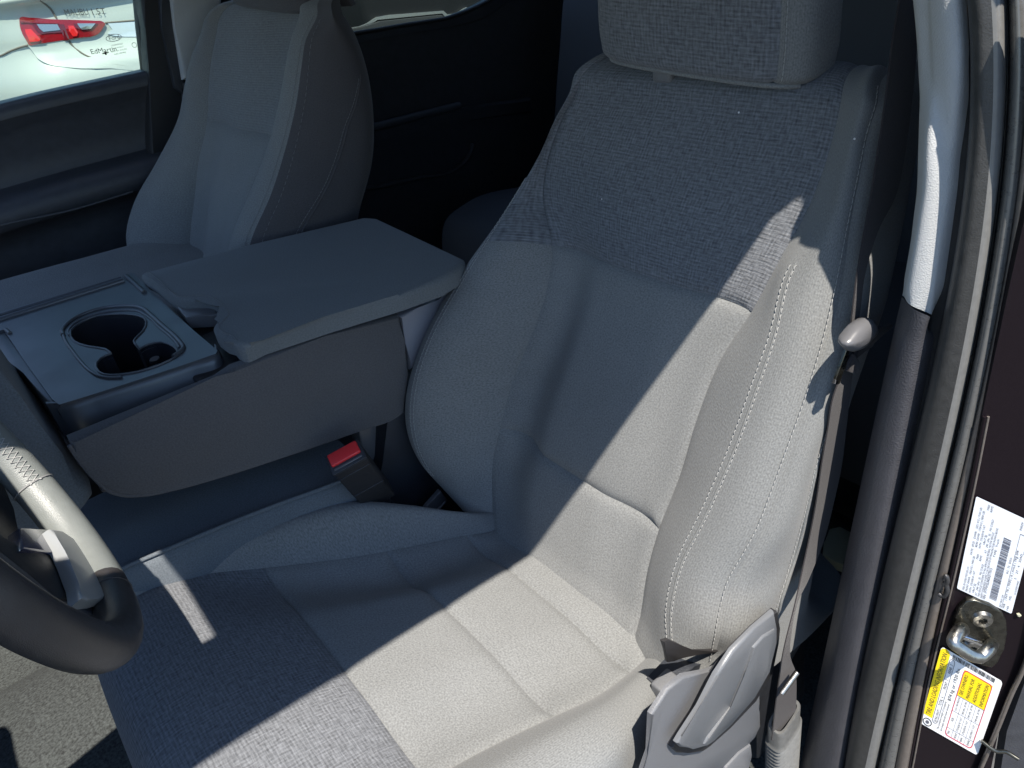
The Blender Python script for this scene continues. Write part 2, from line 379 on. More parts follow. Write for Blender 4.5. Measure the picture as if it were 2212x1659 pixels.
# ------------------------------------------------------------------ driver's seat
seat = empty('bucket_seat', (-.2, -.6, -.3), "grey cloth driver's seat nearest the open door, half in bright sunlight, tweed shoulder panel", 'car seat')
def by_z(pts, zs):
    """curve through 3D points resampled at heights zs (monotone in z)"""
    P = np.array(sorted([tuple(p) for p in pts], key=lambda p: p[2]))
    P = curve(P, 8); o = np.argsort(P[:, 2]); P = P[o]
    res = []
    for z in zs:
        q = [np.interp(z, P[:, 2], P[:, 0]), np.interp(z, P[:, 2], P[:, 1])]
        if z > P[-1, 2]: q[0] = P[-1, 0]-.48*(z-P[-1, 2])
        if z < P[0, 2]: q[0] = P[0, 0]+.48*(P[0, 2]-z)
        res.append([q[0], q[1], z])
    return np.array(res)
ZS = [-.02, .03, .08, .132, .20, .27, .34, .395, .45, .50, .545, .58, .603]
cA = by_z([HY(u, v, y) for u, v, y in [(1271, 174, -.77), (1239, 206, -.785), (1207, 258, -.80), (1180, 320, -.81), (1150, 370, -.82), (1090, 460, -.84), (1010, 570, -.865), (960, 650, -.88), (905, 760, -.885), (880, 850, -.885), (879, 920, -.885), (890, 970, -.875), (946, 1042, -.85), (983, 1094, -.82), (1046, 1135, -.77)]], ZS)
cB = by_z([HB(u, v, .006) for u, v in [(1240, 195), (1195, 300), (1174, 380), (1175, 460), (1190, 520), (1165, 680), (1125, 780), (1109, 823), (1083, 916), (1065, 990), (1059, 1065), (1076, 1143)]], ZS)
cC = by_z([HB(u, v, .008) for u, v in [(1815, 200), (1790, 310), (1730, 470), (1700, 520), (1622, 665), (1600, 700), (1560, 760), (1531, 823), (1481, 964), (1455, 1053), (1422, 1132), (1403, 1202), (1384, 1269), (1379, 1370)]], ZS)
cE = by_z([HB(u, v, .02) for u, v in [(1894, 237), (1879, 287), (1864, 362), (1855, 400), (1809, 666), (1779, 778), (1751, 866), (1716, 966), (1696, 1018), (1645, 1154), (1604, 1213), (1578, 1280), (1563, 1344), (1554, 1403)]]+[HB(1546, 1424, .0)], ZS)
cD = by_z([HB(u, v, .036) for u, v in [(1650, 610), (1670, 700), (1660, 780), (1641, 823), (1593, 953), (1548, 1065), (1511, 1139), (1470, 1225), (1451, 1269), (1448, 1325), (1451, 1373)]]+[HB(1452, 1412, .036), HB(1450, 1446, .018)], ZS)
for i, z in enumerate(ZS):
    if z > .35:      # above the stitch line the shoulder is a plain bulge
        t = min(1, (z-.35)/.17); w_ = t*t*(3-2*t); mid = cC[i]*.5+cE[i]*.5+NBU*.007; cD[i] = cD[i]*(1-w_)+mid*w_
        cD[i][2] = z
cF = by_z([HY(u, v, y) for u, v, y in [(1905, 240, -.35), (1875, 390, -.34), (1830, 600, -.325), (1809, 760, -.315), (1800, 850, -.315), (1765, 1080, -.315), (1730, 1260, -.315), (1690, 1330, -.315), (1655, 1350, -.315)]], ZS)
for i, z in enumerate(ZS):   # outer flank: behind the ridge
    cF[i] = [min(cF[i][0], cE[i][0]-.055), cF[i][1], z]
    if z < .1: cF[i][0] = -.60
def lerp(a, b, t): return a*(1-t)+b*t
mid1 = lerp(cB, cC, .33)-NBU*.012; mid2 = lerp(cB, cC, .67)-NBU*.012
for k in (mid1, mid2):
    for i, z in enumerate(ZS):
        k[i] = k[i]+NBU*(.012) if z > -.1 else k[i]
cA2 = lerp(cA, cB, .42)+NBU*np.interp(ZS, [0, .1, .25, .4, .46, .6], [.010, .022, .029, .022, .010, .006])[:, None]
cA1 = lerp(cA, cB, .16)+NBU*np.interp(ZS, [0, .1, .25, .4, .46, .6], [.006, .016, .022, .014, .008, .004])[:, None]
cG = cA+np.array([-.06, .004, 0]); cH = cA+np.array([-.16, .05, 0])
cI = cF+np.array([-.06, -.012, 0]); cJ = cF+np.array([-.10, -.08, 0])
cDE = lerp(cD, cE, .5)+NBU*.008
cols = [cH, cG, cA, cA1, cA2, cB, mid1, mid2, cC, cD, cDE, cE, cF, cI, cJ]
net = np.array(cols).swapaxes(0, 1)          # rows by height
top = net[-1]
cen = top.mean(0)
r1 = top+(cen-top)*[.03, .05, 0]+[-.018, 0, .012]; r2 = top+(cen-top)*[.1, .12, 0]+[-.06, 0, .018]; r3 = top+(cen-top)*[.2, .2, 0]+[-.12, 0, -.02]
bot = net[0]; b1 = bot+[-.03, 0, -.03]; b2 = bot+[-.10, 0, -.05]
net = np.array([b2, b1]+list(net)+[r1, r2, r3])
back = Surf(net, step=.0055); back.orient(CAM)
# crease where the rows meet insert seams: row numbers
RB, RL, RI, RT = 2, 5, 9, len(net)-1      # bottom, lower lateral seam z=.132, upper lateral seam z=.395, top
c = {k: i for i, k in enumerate('H G A A1 A2 B m1 m2 C D DE E F I J'.split())}
back.panel('lower_insert', 0, RL, c['B'], c['C'], M['cloth'], seat, 'tlr', puff=.004)
back.panel('insert', RL, RI, c['B'], c['C'], M['cloth'], seat, 'btlr', puff=.003)
back.panel('shoulder_panel', RI, RT, c['B'], c['C'], M['tweed'], seat, 'bl r', g=.004)
back.panel('bolster', 0, RI, 0, c['B'], M['cloth'], seat, 'r')
back.panel('shoulder_side', RI, RT, 0, c['B'], M['tweed'], seat, 'r', g=.003)
back.panel('bolster', 0, RT, c['C'], c['E'], M['rib'], seat, 'lr', g=.004)
back.panel('flank', 0, RT, c['E'], c['J'], M['rib'], seat, 'l', g=.004)
def sline(s, rr, cc, off=.001, n=24):
    t = np.linspace(0, 1, n); R = np.interp(t, np.linspace(0, 1, len(rr)), rr); C_ = np.interp(t, np.linspace(0, 1, len(cc)), cc)
    P = [s.at(r, q, off) for r, q in zip(R, C_)]; Nn = [norm(s.at(r, q, .01)-s.at(r, q, 0)) for r, q in zip(R, C_)]
    return P, np.array(Nn)
def seam_stitch(s, rr, cc, dc, parent, mat='thread', off=.0008, n=24, nm='stitching', **k):
    P, Nn = sline(s, rr, np.array(cc)+dc, off, n); return stitches(nm, P, Nn, M[mat], parent, **k)
for d in (-.10, .10): seam_stitch(back, [3.3, 10.2], [c['D'], c['D']], d, seat)
seam_stitch(back, [3, RT-2], [c['E'], c['E']], -.22, seat)
for d in (-.1, .14): seam_stitch(back, [3.5, 10.5], [c['A1'], c['A1']], d, seat)
P_, N_ = sline(back, [3, 7.5], [c['F']-.35, c['E']+.6]); stitches('stitching', P_, N_, M['thread'], seat)
tube('seam_piping', sline(back, [3, 7.5], [c['F']-.3, c['E']+.68])[0], .0018, M['rib'], seat)
tube('seam_piping', sline(back, [3.3, 10.2], [c['D'], c['D']], off=-.0004)[0], .0012, M['rib'], seat)
# core behind the cover so nothing is hollow
plate('back_board', [(-.64, -.83, .02), (-.64, -.36, .02), (-.83, -.40, .58), (-.83, -.76, .58)], .05, M['black'], seat, .02, direction=(-1, 0, -.3))
# pull flap at the outer lower corner
plate('pull_flap', [HY(u, v, -.335) for u, v in [(1432, 1386), (1445, 1382), (1467, 1392), (1495, 1407), (1557, 1405), (1545, 1412), (1507, 1415), (1482, 1420), (1457, 1430), (1443, 1432), (1438, 1405)]], .004, M['flap'], seat, .002)

# headrest: rounded cushion lofted upwards
def headrest(parent, cx_, cy_, z0, z1, wy, wx, lean, split, mats, piping=True, flip=1):
    n = 48; rows = []
    for t, s, dz in [(0, .0, .012), (.0, .55, .004), (0, .86, 0), (.02, .955, 0), (.08, 1, 0), (.3, 1.01, 0), (.6, 1.0, 0), (.85, .96, 0), (.95, .88, 0), (1, .7, 0), (1.02, .3, 0), (1.02, 0, 0)]:
        z = z0+(z1-z0)*t+dz; row = []
        for q in np.linspace(-math.pi*.5, math.pi*1.5, n+1):
            e = .62; cq, sq = math.cos(q), math.sin(q)
            py = abs(cq)**e*(1 if cq > 0 else -1); px = abs(sq)**.55*(1 if sq > 0 else -1)
            s_ = max(s, .001)
            row.append((cx_-lean*(z-z0)+px*wx/2*(s_ if s_ > .9 else s_)-.010*py*py*0, cy_+flip*py*wy/2*(.5+.5*s_ if s_ > .5 else s_), z-.055*flip*py*wy/2))
        rows.append(row)
    S = Surf(rows, rn=4, cn=2); S.orient(np.array([cx_+1, cy_, z0+.1]))
    if S.N[S.P.shape[0]//2, S.P.shape[1]//2]@np.array([1, 0, 0]) < 0: S.N = -S.N; S.flip = not S.flip
    return S
S = headrest(seat, -.765, -.588, .618, .86, .300, .105, -.02, 0, 0)
# column index: 0 = back centre ... outboard (12) ... front centre (24) ... inboard(36)
oo = 18
hr = S.panel('headrest', 2, 11, oo, 40, M['tweed'], seat, 'l', g=.003)
S.panel('headrest_side', 2, 11, 0, oo, M['rib'], hr, 'r', g=.003); S.panel('headrest_side', 2, 11, 40, 48, M['rib'], hr)
S.panel('headrest_base', 0, 2, 0, 48, M['cloth'], hr)
P_, N_ = sline(S, [3, 9], [oo-.7, oo-.7]); stitches('stitching', P_, N_, M['thread'], hr)
tube('seam_piping', sline(S, [1.9]*30+[1.9], list(np.linspace(14, 41, 31)), n=40)[0], .003, M['cloth'], hr)
box('guide_collar', (-.765, -.650, .600), (-.735, -.620, .622), M['silver'], seat, .005)
for y in (-.636, -.50): tube('headrest_post', [(-.76, y, .57), (-.765, y, .66)], .006, M['steel'], seat, sub=0)

# seat cushion
def zb(x): return float(np.interp(x, [-.50, -.42, -.15, .02, .2], [-.006, .004, .05, .085, .1]))
def yCB(x): return float(np.interp(x, [-.437, -.4, -.297, -.18, -.139, -.079, -.043, .01, .1], [-.73, -.747, -.786, -.84, -.866, -.900, -.915, -.922, -.90]))
def yCC(x): return float(np.interp(x, [-.45, -.409, -.356, -.293, -.229, -.173, -.1, 0, .1], [-.413, -.411, -.41, -.422, -.434, -.443, -.447, -.44, -.44]))
XR = [-.50, -.465, -.435, -.404, -.35, -.29, -.22, -.136, -.06, .0, .045]
rows = []
for x in XR:
    z = zb(x); b, d = yCB(x), yCC(x)
    crest = float(np.interp(x, [-.46, -.41, -.36, -.29, -.22, -.14, .0], [.012, .03, .045, .060, .055, .035, .006]))
    yin = float(np.interp(x, [-.46, -.41, -.36, -.30, -.2, 0, .1], [-.765, -.785, -.835, -.885, -.93, -.945, -.94]))
    yo = float(np.interp(x, [-.46, -.40, -.36, -.3, -.1, .1], [-.365, -.352, -.338, -.325, -.325, -.335]))
    oc = float(np.interp(x, [-.46, -.40, -.3, -.1, .05], [.004, .022, .03, .03, .01]))
    rows.append([(x, yin+.01, z-.09), (x, yin-.004, z-.03+crest*.3), (x, yin+.012, z+crest*.75), (x, lerp(yin, b, .38), z+crest), (x, b, z), (x, lerp(b, d, .33), z+.005), (x, lerp(b, d, .67), z+.005), (x, d, z),
                 (x, lerp(d, yo, .45), z+oc), (x, yo-.008, z+oc*.6), (x, yo, z-.02), (x, yo-.006, z-.09)])
last = np.array(rows[-1])
for dx, dz, sh in [(.03, -.006, 0), (.047, -.03, .006), (.055, -.07, .008), (.05, -.12, .01), (.03, -.17, .012)]:
    q = last.copy(); q[:, 0] += dx; q[:, 2] += dz; q[:, 1] += (-.64-q[:, 1])*sh*3
    q[0, 2] = q[1, 2] = min(q[1, 2], q[4, 2]-.03); q[-1, 2] = q[-2, 2] = min(q[-2, 2], q[4, 2]-.03); rows.append(q.tolist())
cush = Surf(rows, step=.0055); cush.orient((-.2, -.6, 3))
K1, K2, K3 = 3, 5, 7; LASTR = len(rows)-1
cush.panel('cushion_rear', 0, K1, 4, 7, M['cloth'], seat, 'tlr', puff=.003)
cush.panel('cushion_insert', K1, K2, 4, 7, M['cloth'], seat, 'btlr', puff=.003)
cush.panel('cushion_insert', K2, K3, 4, 7, M['cloth'], seat, 'btlr', puff=.003)
cush.panel('cushion_front', K3, LASTR, 4, 7, M['tweed'], seat, 'blr', g=.004, puff=.004)
cush.panel('cushion_bolster', 0, LASTR, 0, 4, M['cloth'], seat, 'r', g=.004)
cush.panel('cushion_bolster', 0, LASTR, 7, 11, M['rib'], seat, 'l', g=.004)
box('seat_base', (-.52, -.86, -.30), (.02, -.35, -.07), M['black'], seat, .02)
box('front_valance', (.0, -.90, -.26), (.085, -.36, -.09), M['black'], seat, .02)
# outboard plastics, in the flank plane of the seat
YS = -.300
side_tr = plate('side_shield', [HY(u, v, YS) for u, v in [(1478, 1462), (1530, 1452), (1560, 1440), (1610, 1420), (1640, 1480), (1637, 1505), (1645, 1566), (1632, 1594), (1567, 1662), (1500, 1730), (1372, 1730), (1390, 1665), (1404, 1625), (1408, 1545), (1444, 1490)]], .006, M['silver'], seat, .003, 4)
plate('lower_trim', [HY(u, v, YS+.004) for u, v in [(1625, 1610), (1628, 1632), (1615, 1670), (1600, 1720), (1540, 1720), (1570, 1660), (1600, 1628)]], .03, M['silver'], seat, .005)
LV = [(1677, 1314), (1684, 1351), (1680, 1384), (1668, 1446), (1632, 1508), (1577, 1566), (1537, 1606), (1522, 1616), (1490, 1620), (1465, 1619), (1455, 1609), (1465, 1592), (1507, 1529), (1545, 1456), (1582, 1402), (1632, 1352)]
LV2 = [(u+(1567-u)*.05+3, v+(1470-v)*.03+3) for u, v in LV]
lev = plate('recline_lever', [HY(u, v, YS+.018) for u, v in LV2], .006, M['lever'], seat, .004, 5)
plate('lever_ridge', [HY(u, v, YS+.0205) for u, v in [(1676, 1360), (1660, 1444), (1632, 1504), (1577, 1562), (1537, 1601), (1522, 1610), (1530, 1594), (1580, 1530), (1610, 1460), (1628, 1400), (1650, 1375)]], .004, M['lever'], lev, .003, 4)
plate('lever_shadow_plate', [HY(u*1.0+(2 if u > 1560 else -3), v+7, YS+.007) for u, v in LV], .008, M['black'], seat, .001)  # black lever-shaped plate paints the shadow under the lever
plate('hinge_cover', [HY(u, v, -.345) for u, v in [(1490, 1446), (1500, 1440), (1560, 1415), (1600, 1400), (1680, 1300), (1740, 1250), (1740, 1500), (1640, 1640), (1470, 1650), (1440, 1500)]], .03, M['trim_dark'], seat, .004)  # dark navy trim colour stands in for the shade on this cover
plate('rear_bracket', [HY(u, v, -.33) for u, v in [(1722, 1312), (1740, 1329), (1741, 1355), (1730, 1395), (1708, 1432), (1700, 1400), (1706, 1350), (1708, 1300), (1714, 1288)]], .012, M['lever'], seat, .003)
box('bracket_clip', (-.42, -.365, .012), (-.39, -.345, .04), M['silver'], seat, .003)
# inboard frame seen in the gap beside the buckle
plate('frame_panel', [HY(u, v, -.905) for u, v in [(835, 900), (880, 860), (1000, 1000), (1100, 1160), (960, 1180), (800, 1120), (830, 1000)]], .03, M['trim_dark'], seat, .003)
fb = plate('frame_bracket', [HY(u, v, -.86) for u, v in [(903, 1118), (925, 1090), (952, 1060), (968, 1082), (938, 1118)]], .008, M['grip'], seat, .002)
tube('bracket_ridge', [HY(930, 1116, -.857), HY(962, 1084, -.857)], .002, M['silver'], fb, sub=0)

# ------------------------------------------------------------------ buckle for the driver's belt
def oriented(p1, p2, face=None):
    z = norm(np.array(p1)-np.array(p2)); f = norm(CAM-np.array(p1)) if face is None else norm(face); y = norm(f-z*(f@z)); x = np.cross(y, z)
    return Matrix([[x[0], y[0], z[0], p1[0]], [x[1], y[1], z[1], p1[1]], [x[2], y[2], z[2], p1[2]], [0, 0, 0, 1]])
t0, t1 = HY(755, 1006, -.80), HY(822, 1086, -.845)
L_ = float(np.linalg.norm(t0-t1)); MB = oriented(t0, t1, face=norm(norm(CAM-t0)*.85+np.array([.5, .1, .5])*0.3))
bk = empty('seat_belt_buckle', t1, 'black buckle with a red release button standing between the driver seat and folded centre seat', 'buckle')
tilt = Matrix.Identity(4)
box('housing', (-.025, -.032, -L_-.005), (.025, .0, -.003), M['black'], bk, .004, 3, MB)
box('top_rim', (-.026, -.033, -.006), (.026, .001, .0), M['trim_dark'], bk, .002, 2, MB)
box('release_button', (-.022, -.030, -.003), (.022, -.010, .0045), M['red'], bk, .002, 3, MB)
box('tongue_slot', (-.021, -.0065, -.003), (.021, -.0035, .0008), M['grip'], bk, .0005, 1, MB)
box('rib', (-.024, -.001, -.022), (.024, .001, -.0205), M['trim_dark'], bk, .0004, 1, MB)
box('rib', (-.024, -.001, -.083), (.024, .001, -.0815), M['trim_dark'], bk, .0004, 1, MB)
box('stalk', (-.014, -.018, -L_-.09), (.014, -.006, -L_-.008), M['trim_dark'], bk, .003, 2, MB)
tube('cable', [tuple(MB@Vector((.012, .0, -L_-.01))), tuple(MB@Vector((.018, .0, -L_-.06)))], .003, M['grip'], bk, sub=0)

# ------------------------------------------------------------------ driver's belt
belt = empty('seat_belt', (-.6, -.25, -.2), "brown-black seat belt hanging beside the driver's seat with its tongue and ribbed anchor sleeve", 'seat belt')
def ribbon(name, A, B, mat, parent, thick=.0014):
    A, B = curve(A, 8), curve(B, 8); C = np.stack([A, lerp(A, B, .33), lerp(A, B, .67), B], 1)
    nn = norm(np.cross(C[len(C)//2, 3]-C[len(C)//2, 0], C[-1, 0]-C[0, 0]))
    if nn@(CAM-C[len(C)//2, 0]) < 0: nn = -nn
    ring = np.concatenate([C, (C-nn*thick)[:, ::-1], C[:, :1]], 1)
    V = ring.reshape(-1, 3); n, m = ring.shape[:2]; I = np.arange(n*m).reshape(n, m)
    Fc = np.stack([I[:-1, :-1], I[:-1, 1:], I[1:, 1:], I[1:, :-1]], -1).reshape(-1, 4)
    uu = np.concatenate([[0, .016, .032, .048], [.048, .032, .016, 0], [0]]); vv = np.concatenate([[0], np.cumsum(np.linalg.norm(np.diff(A, axis=0), axis=1))])
    uv = np.stack([np.tile(uu, n), np.repeat(vv, m)], 1)
    return mesh(name, V, Fc[:, ::-1], mat, parent, 30, uv)
ribbon('upper_webbing', [HY(u, v, y) for u, v, y in [(1948, -40, -0.330), (1944, 0, -0.330), (1931, 75, -0.329), (1919, 175, -0.327), (1909, 250, -0.325), (1896, 337, -0.323), (1884, 415, -0.321), (1868, 500, -0.315), (1851, 603, -0.308), (1844, 660, -0.305), (1838, 715, -0.303)]],
       [HY(u, v, y) for u, v, y in [(1984, -40, -0.330), (1981, 0, -0.330), (1982, 75, -0.329), (1975, 175, -0.327), (1967, 250, -0.325), (1955, 337, -0.323), (1938, 415, -0.321), (1897, 500, -0.315), (1867, 603, -0.308), (1860, 660, -0.305), (1853, 715, -0.303)]], M['webbing'], belt)
ribbon('lower_webbing', [HY(u, v, y) for u, v, y in [(1838, 745, -.303), (1834, 763, -.303), (1819, 808, -.303), (1801, 858, -.303), (1789, 928, -.303), (1776, 1003, -.303), (1765, 1080, -.303), (1750, 1160, -.303), (1735, 1230, -.296), (1718, 1306, -.286), (1696, 1394, -.276), (1684, 1469, -.28), (1674, 1544, -.28), (1668, 1600, -.28)]],
       [HY(u, v, y) for u, v, y in [(1850, 745, -.305), (1850, 763, -.305), (1842, 808, -.305), (1836, 858, -.305), (1828, 928, -.305), (1819, 1003, -.305), (1803, 1080, -.305), (1776, 1180, -.305), (1748, 1250, -.298), (1722, 1306, -.288), (1707, 1394, -.276), (1720, 1460, -.275), (1720, 1520, -.272), (1716, 1580, -.272)]], M['webbing'], belt)
# tongue grip (egg-shaped plastic) and metal plate
def blob(name, poly, y0, depth, mat, parent, k=4):
    P = np.array(pY(poly, y0)); P = curve(np.vstack([P, P[:1]]), k)[:-1]; cen = P.mean(0); d = np.array([0, 1., 0])*depth
    V = []; Fc = []; n = len(P); L = [(-.9, .55), (-.6, .82), (0, 1), (.45, .95), (.8, .74), (.97, .42), (1.02, .12)]
    for a, s in L: V += [cen+(p-cen)*s+d*a/2 for p in P]
    for i in range(len(L)-1):
        for j in range(n): q = (j+1) % n; Fc.append((i*n+j, i*n+q, (i+1)*n+q, (i+1)*n+j))
    Fc.append(tuple(range(n))[::-1]); Fc.append(tuple((len(L)-1)*n+j for j in range(n)))
    me = bpy.data.meshes.new(name); me.from_pydata([tuple(v) for v in V], [], Fc); bm = bmesh.new(); bm.from_mesh(me); return frombm(name, bm, mat, parent, 80)
tg = blob('tongue_grip', [(1871, 685), (1884, 693), (1886, 712), (1876, 725), (1834, 758), (1823, 754), (1818, 742), (1830, 724), (1849, 701)], -.292, .022, M['grip'], belt)
plate('latch_plate', [HY(u, v, -.296) for u, v in [(1829, 756), (1836, 759), (1815, 828), (1812, 831), (1804, 829), (1806, 818)]], .0025, M['dark_steel'], belt, .0006, 1)
plate('latch_tip', [HY(u, v, -.2955) for u, v in [(1806, 820), (1812, 821), (1811, 831), (1804, 830)]], .003, M['chrome'], belt, .0005, 1)
for poly, yy in (([(1866, 735), (1895, 712), (1928, 700), (1931, 706), (1908, 724), (1890, 742), (1871, 752)], -.296), ([(1852, 762), (1870, 745), (1889, 744), (1886, 750), (1868, 758), (1852, 775)], -.298), ([(1838, 785), (1848, 767), (1858, 780), (1860, 800), (1846, 808), (1834, 803)], -.295)):
    plate('folded_webbing', [HY(u, v, yy) for u, v in poly], .004, M['webbing'], belt, .0012, 2)
# anchor sleeve with ribs
bt = empty  # noqa
def sleeve():
    a0, a1 = HY(1694, 1545, -.28), HY(1683, 1790, -.28)
    ax = norm(a0-a1); X_ = norm(HY(1735, 1512, -.28)-HY(1648, 1565, -.28)); X_ = norm(X_-ax*(X_@ax)); Y_ = np.cross(ax, X_)
    if Y_[1] < 0: Y_ = -Y_
    def ring(s, w, d, skew=0, n=28):
        out = []
        for q in np.arange(n)*2*math.pi/n:
            cq, sq = math.cos(q), math.sin(q); e = .55
            px = abs(cq)**e*np.sign(cq)*w; py = abs(sq)**e*np.sign(sq)*d
            out.append(a0-ax*(s-px*skew)+X_*px+Y_*py)
        return out
    L = [(.012, .019, .008), (.0, .0195, .0085), (-.001, .0225, .0115), (.002, .0235, .0125), (.03, .0235, .0125)]
    s = .034
    while s < .16: L += [(s, .0245, .0135), (s+.0025, .026, .015), (s+.005, .0245, .0135), (s+.0055, .0225, .0115), (s+.0075, .0225, .0115)]; s += .0085
    V = []; Fc = []; n = 28
    for s_, w, d in L: V += ring(s_, w, d, .42)
    for i in range(len(L)-1):
        for j in range(n): q = (j+1) % n; Fc.append((i*n+j, i*n+q, (i+1)*n+q, (i+1)*n+j))
    me = bpy.data.meshes.new('x'); me.from_pydata([tuple(v) for v in V], [], Fc); bm = bmesh.new(); bm.from_mesh(me); return frombm('anchor_sleeve', bm, M['rubber_sleeve'], belt, 50)
M['rubber_sleeve'] = plain('ribbed grey rubber', (.12, .12, .115), .42, noise=.15, nscale=200)
sleeve()
tube('metal_anchor', [HY(1688, 1498, -.268), HY(1722, 1452, -.266)], .0034, M['steel'], belt, sub=0)

for i, q in enumerate((HB(1596, 243, .008), HB(1846, 300, .03), HB(1300, 430, .01))):
    bm = bmesh.new(); bmesh.ops.create_icosphere(bm, subdivisions=1, radius=.0012 if i < 2 else .0008)
    bmesh.ops.translate(bm, verts=bm.verts, vec=tuple(q)); frombm('lint_speck', bm, M['label_lint'], seat, 30)
# ------------------------------------------------------------------ folded centre seat with console
con = empty('folded_centre_seat', (-.2, -1.04, -.2), 'folded-down centre seat between the two seats serving as console, with armrest lid and cup tray', 'centre console')
YN = -.895
plate('console_core', [HY(u, v, YN-.018) for u, v in [(165, 1000), (180, 1012), (480, 960), (510, 830), (700, 752), (852, 694), (864, 735), (874, 810), (863, 883), (840, 895), (780, 920), (620, 975), (480, 1020), (380, 1048), (310, 1062), (260, 1062), (225, 1047), (190, 1015)]], .27, M['console_cloth'], con, .004, 2, direction=(0, -1, 0))
body = plate('console_body', [HY(u, v, YN) for u, v in [(150, 952), (470, 820), (505, 796), (700, 727), (862, 680), (874, 735), (884, 810), (873, 893), (850, 905), (780, 930), (620, 985), (480, 1030), (380, 1058), (310, 1072), (260, 1072), (225, 1057), (190, 1020), (165, 985)]], .016, M['console_cloth'], con, .005, 3, direction=(0, -1, 0))
tube('piping', [HY(u, v, YN-.003) for u, v in [(150, 962), (170, 992), (214, 1043), (234, 1060), (262, 1069), (310, 1069), (380, 1055), (480, 1027), (620, 982), (780, 927), (850, 902), (870, 888)]], .0026, M['console_cloth'], con)
plate('front_pad', [HY(u, v, -.925) for u, v in [(-90, 740), (-20, 760), (40, 850), (95, 930), (135, 980), (200, 1050), (205, 1075), (190, 1098), (170, 1120), (100, 1165), (-90, 1180)]], .25, M['console_cloth2'], con, .02, 4, direction=(0, -1, 0))
# cup tray: top sheet with a cup opening, walls, rim
TZ = .352
def c3(x, y): return x*.25, 414.8+y*.25
to = [(0, 688)]
outer = [HZ(u, v, TZ) for u, v in [(-25, 680), (100, 646), (200, 616), (268, 597), (282, 588), (290, 592), (365, 665), (420, 715), (470, 757), (466, 764), (400, 787), (300, 820), (200, 852), (128, 874), (112, 862), (60, 790), (8, 712), (-25, 722)]]
hole = [HZ(*c3(x, y), TZ) for x, y in [(610, 1200), (650, 1160), (700, 1130), (780, 1092), (860, 1070), (960, 1058), (1060, 1055), (1140, 1060), (1200, 1072), (1245, 1090), (1265, 1120), (1260, 1160), (1240, 1200), (1205, 1235), (1170, 1270), (1158, 1290), (1165, 1312), (1210, 1360), (1235, 1340), (1280, 1320), (1340, 1304), (1400, 1300), (1455, 1313), (1500, 1336), (1530, 1365), (1540, 1398), (1515, 1430), (1460, 1460), (1380, 1495), (1280, 1530), (1190, 1556), (1100, 1572), (1020, 1583), (950, 1585), (895, 1577), (855, 1555), (832, 1520), (833, 1480), (870, 1440), (915, 1415), (962, 1402), (950, 1385), (915, 1360), (850, 1348), (760, 1335), (690, 1315), (640, 1290), (612, 1250)]]
def sheet_with_hole(name, outer, hole, mat, parent, th):
    loops = [[Vector(p) for p in outer], [Vector(p) for p in hole]]
    tri = tessellate_polygon(loops); V = list(outer)+list(hole); n = len(V); no, nh = len(outer), len(hole)
    Vb = [np.array(p)-[0, 0, th] for p in V]; Fc = [tuple(t) for t in tri]+[tuple(i+n for i in t[::-1]) for t in tri]
    for i in range(no): j = (i+1) % no; Fc.append((i, j, j+n, i+n))
    me = bpy.data.meshes.new(name); me.from_pydata([tuple(map(float, v)) for v in V+Vb], [], Fc); bm = bmesh.new(); bm.from_mesh(me); return frombm(name, bm, mat, parent, 30)
tray = sheet_with_hole('cup_tray', outer, hole, M['tray'], con, .006)
# cup well
H = np.array(hole); cen = H.mean(0); V = []; n = len(H)
L = [(1.0, .001), (.985, -.003), (.97, -.008), (.93, -.06), (.88, -.09)]
for s, z in L: V += [np.array([cen[0]+(p[0]-cen[0])*s, cen[1]+(p[1]-cen[1])*s, TZ+z]) for p in H]
Fc = []
for i in range(len(L)-1):
    for j in range(n): q = (j+1) % n; Fc.append((i*n+j, i*n+q, (i+1)*n+q, (i+1)*n+j))
Fc.append(tuple((len(L)-1)*n+j for j in range(n)))
me = bpy.data.meshes.new('cup_well'); me.from_pydata([tuple(map(float, v)) for v in V], [], Fc); bm = bmesh.new(); bm.from_mesh(me)
frombm('cup_well', bm, M['well'], tray, 30)
tube('well_lip', list(H+[0, 0, .0005])+[H[0]+[0, 0, .0005]], .0016, M['tray'], tray, sub=0)
rim = [HZ(*c3(x, y), TZ+.001) for x, y in [(545, 1235), (540, 1190), (575, 1145), (640, 1095), (800, 1025), (900, 1000), (1000, 987), (1100, 982), (1180, 987), (1240, 1010), (1290, 1050), (1400, 1150), (1560, 1300), (1582, 1335), (1570, 1370), (1500, 1420)]]
tube('raised_rim', rim, .0032, M['tray'], tray)
rim2 = [HZ(*c3(x, y), TZ+.0006) for x, y in [(600, 1240), (590, 1200), (640, 1140), (800, 1065), (1000, 1025), (1180, 1025), (1255, 1060), (1380, 1170), (1530, 1310), (1550, 1345)]]
tube('inner_rim', rim2, .002, M['tray'], tray)
tube('raised_rim', [HZ(*c3(x, y), TZ+.001) for x, y in [(545, 1235), (570, 1290), (640, 1390), (740, 1510), (800, 1560), (860, 1590), (940, 1603), (1050, 1600)]], .0022, M['tray'], tray)
tube('cup_divider', [HZ(*c3(1335, 1440), TZ-.02), HZ(*c3(1330, 1530), TZ-.05)], .007, M['grip'], tray, sub=0, flat=.5)
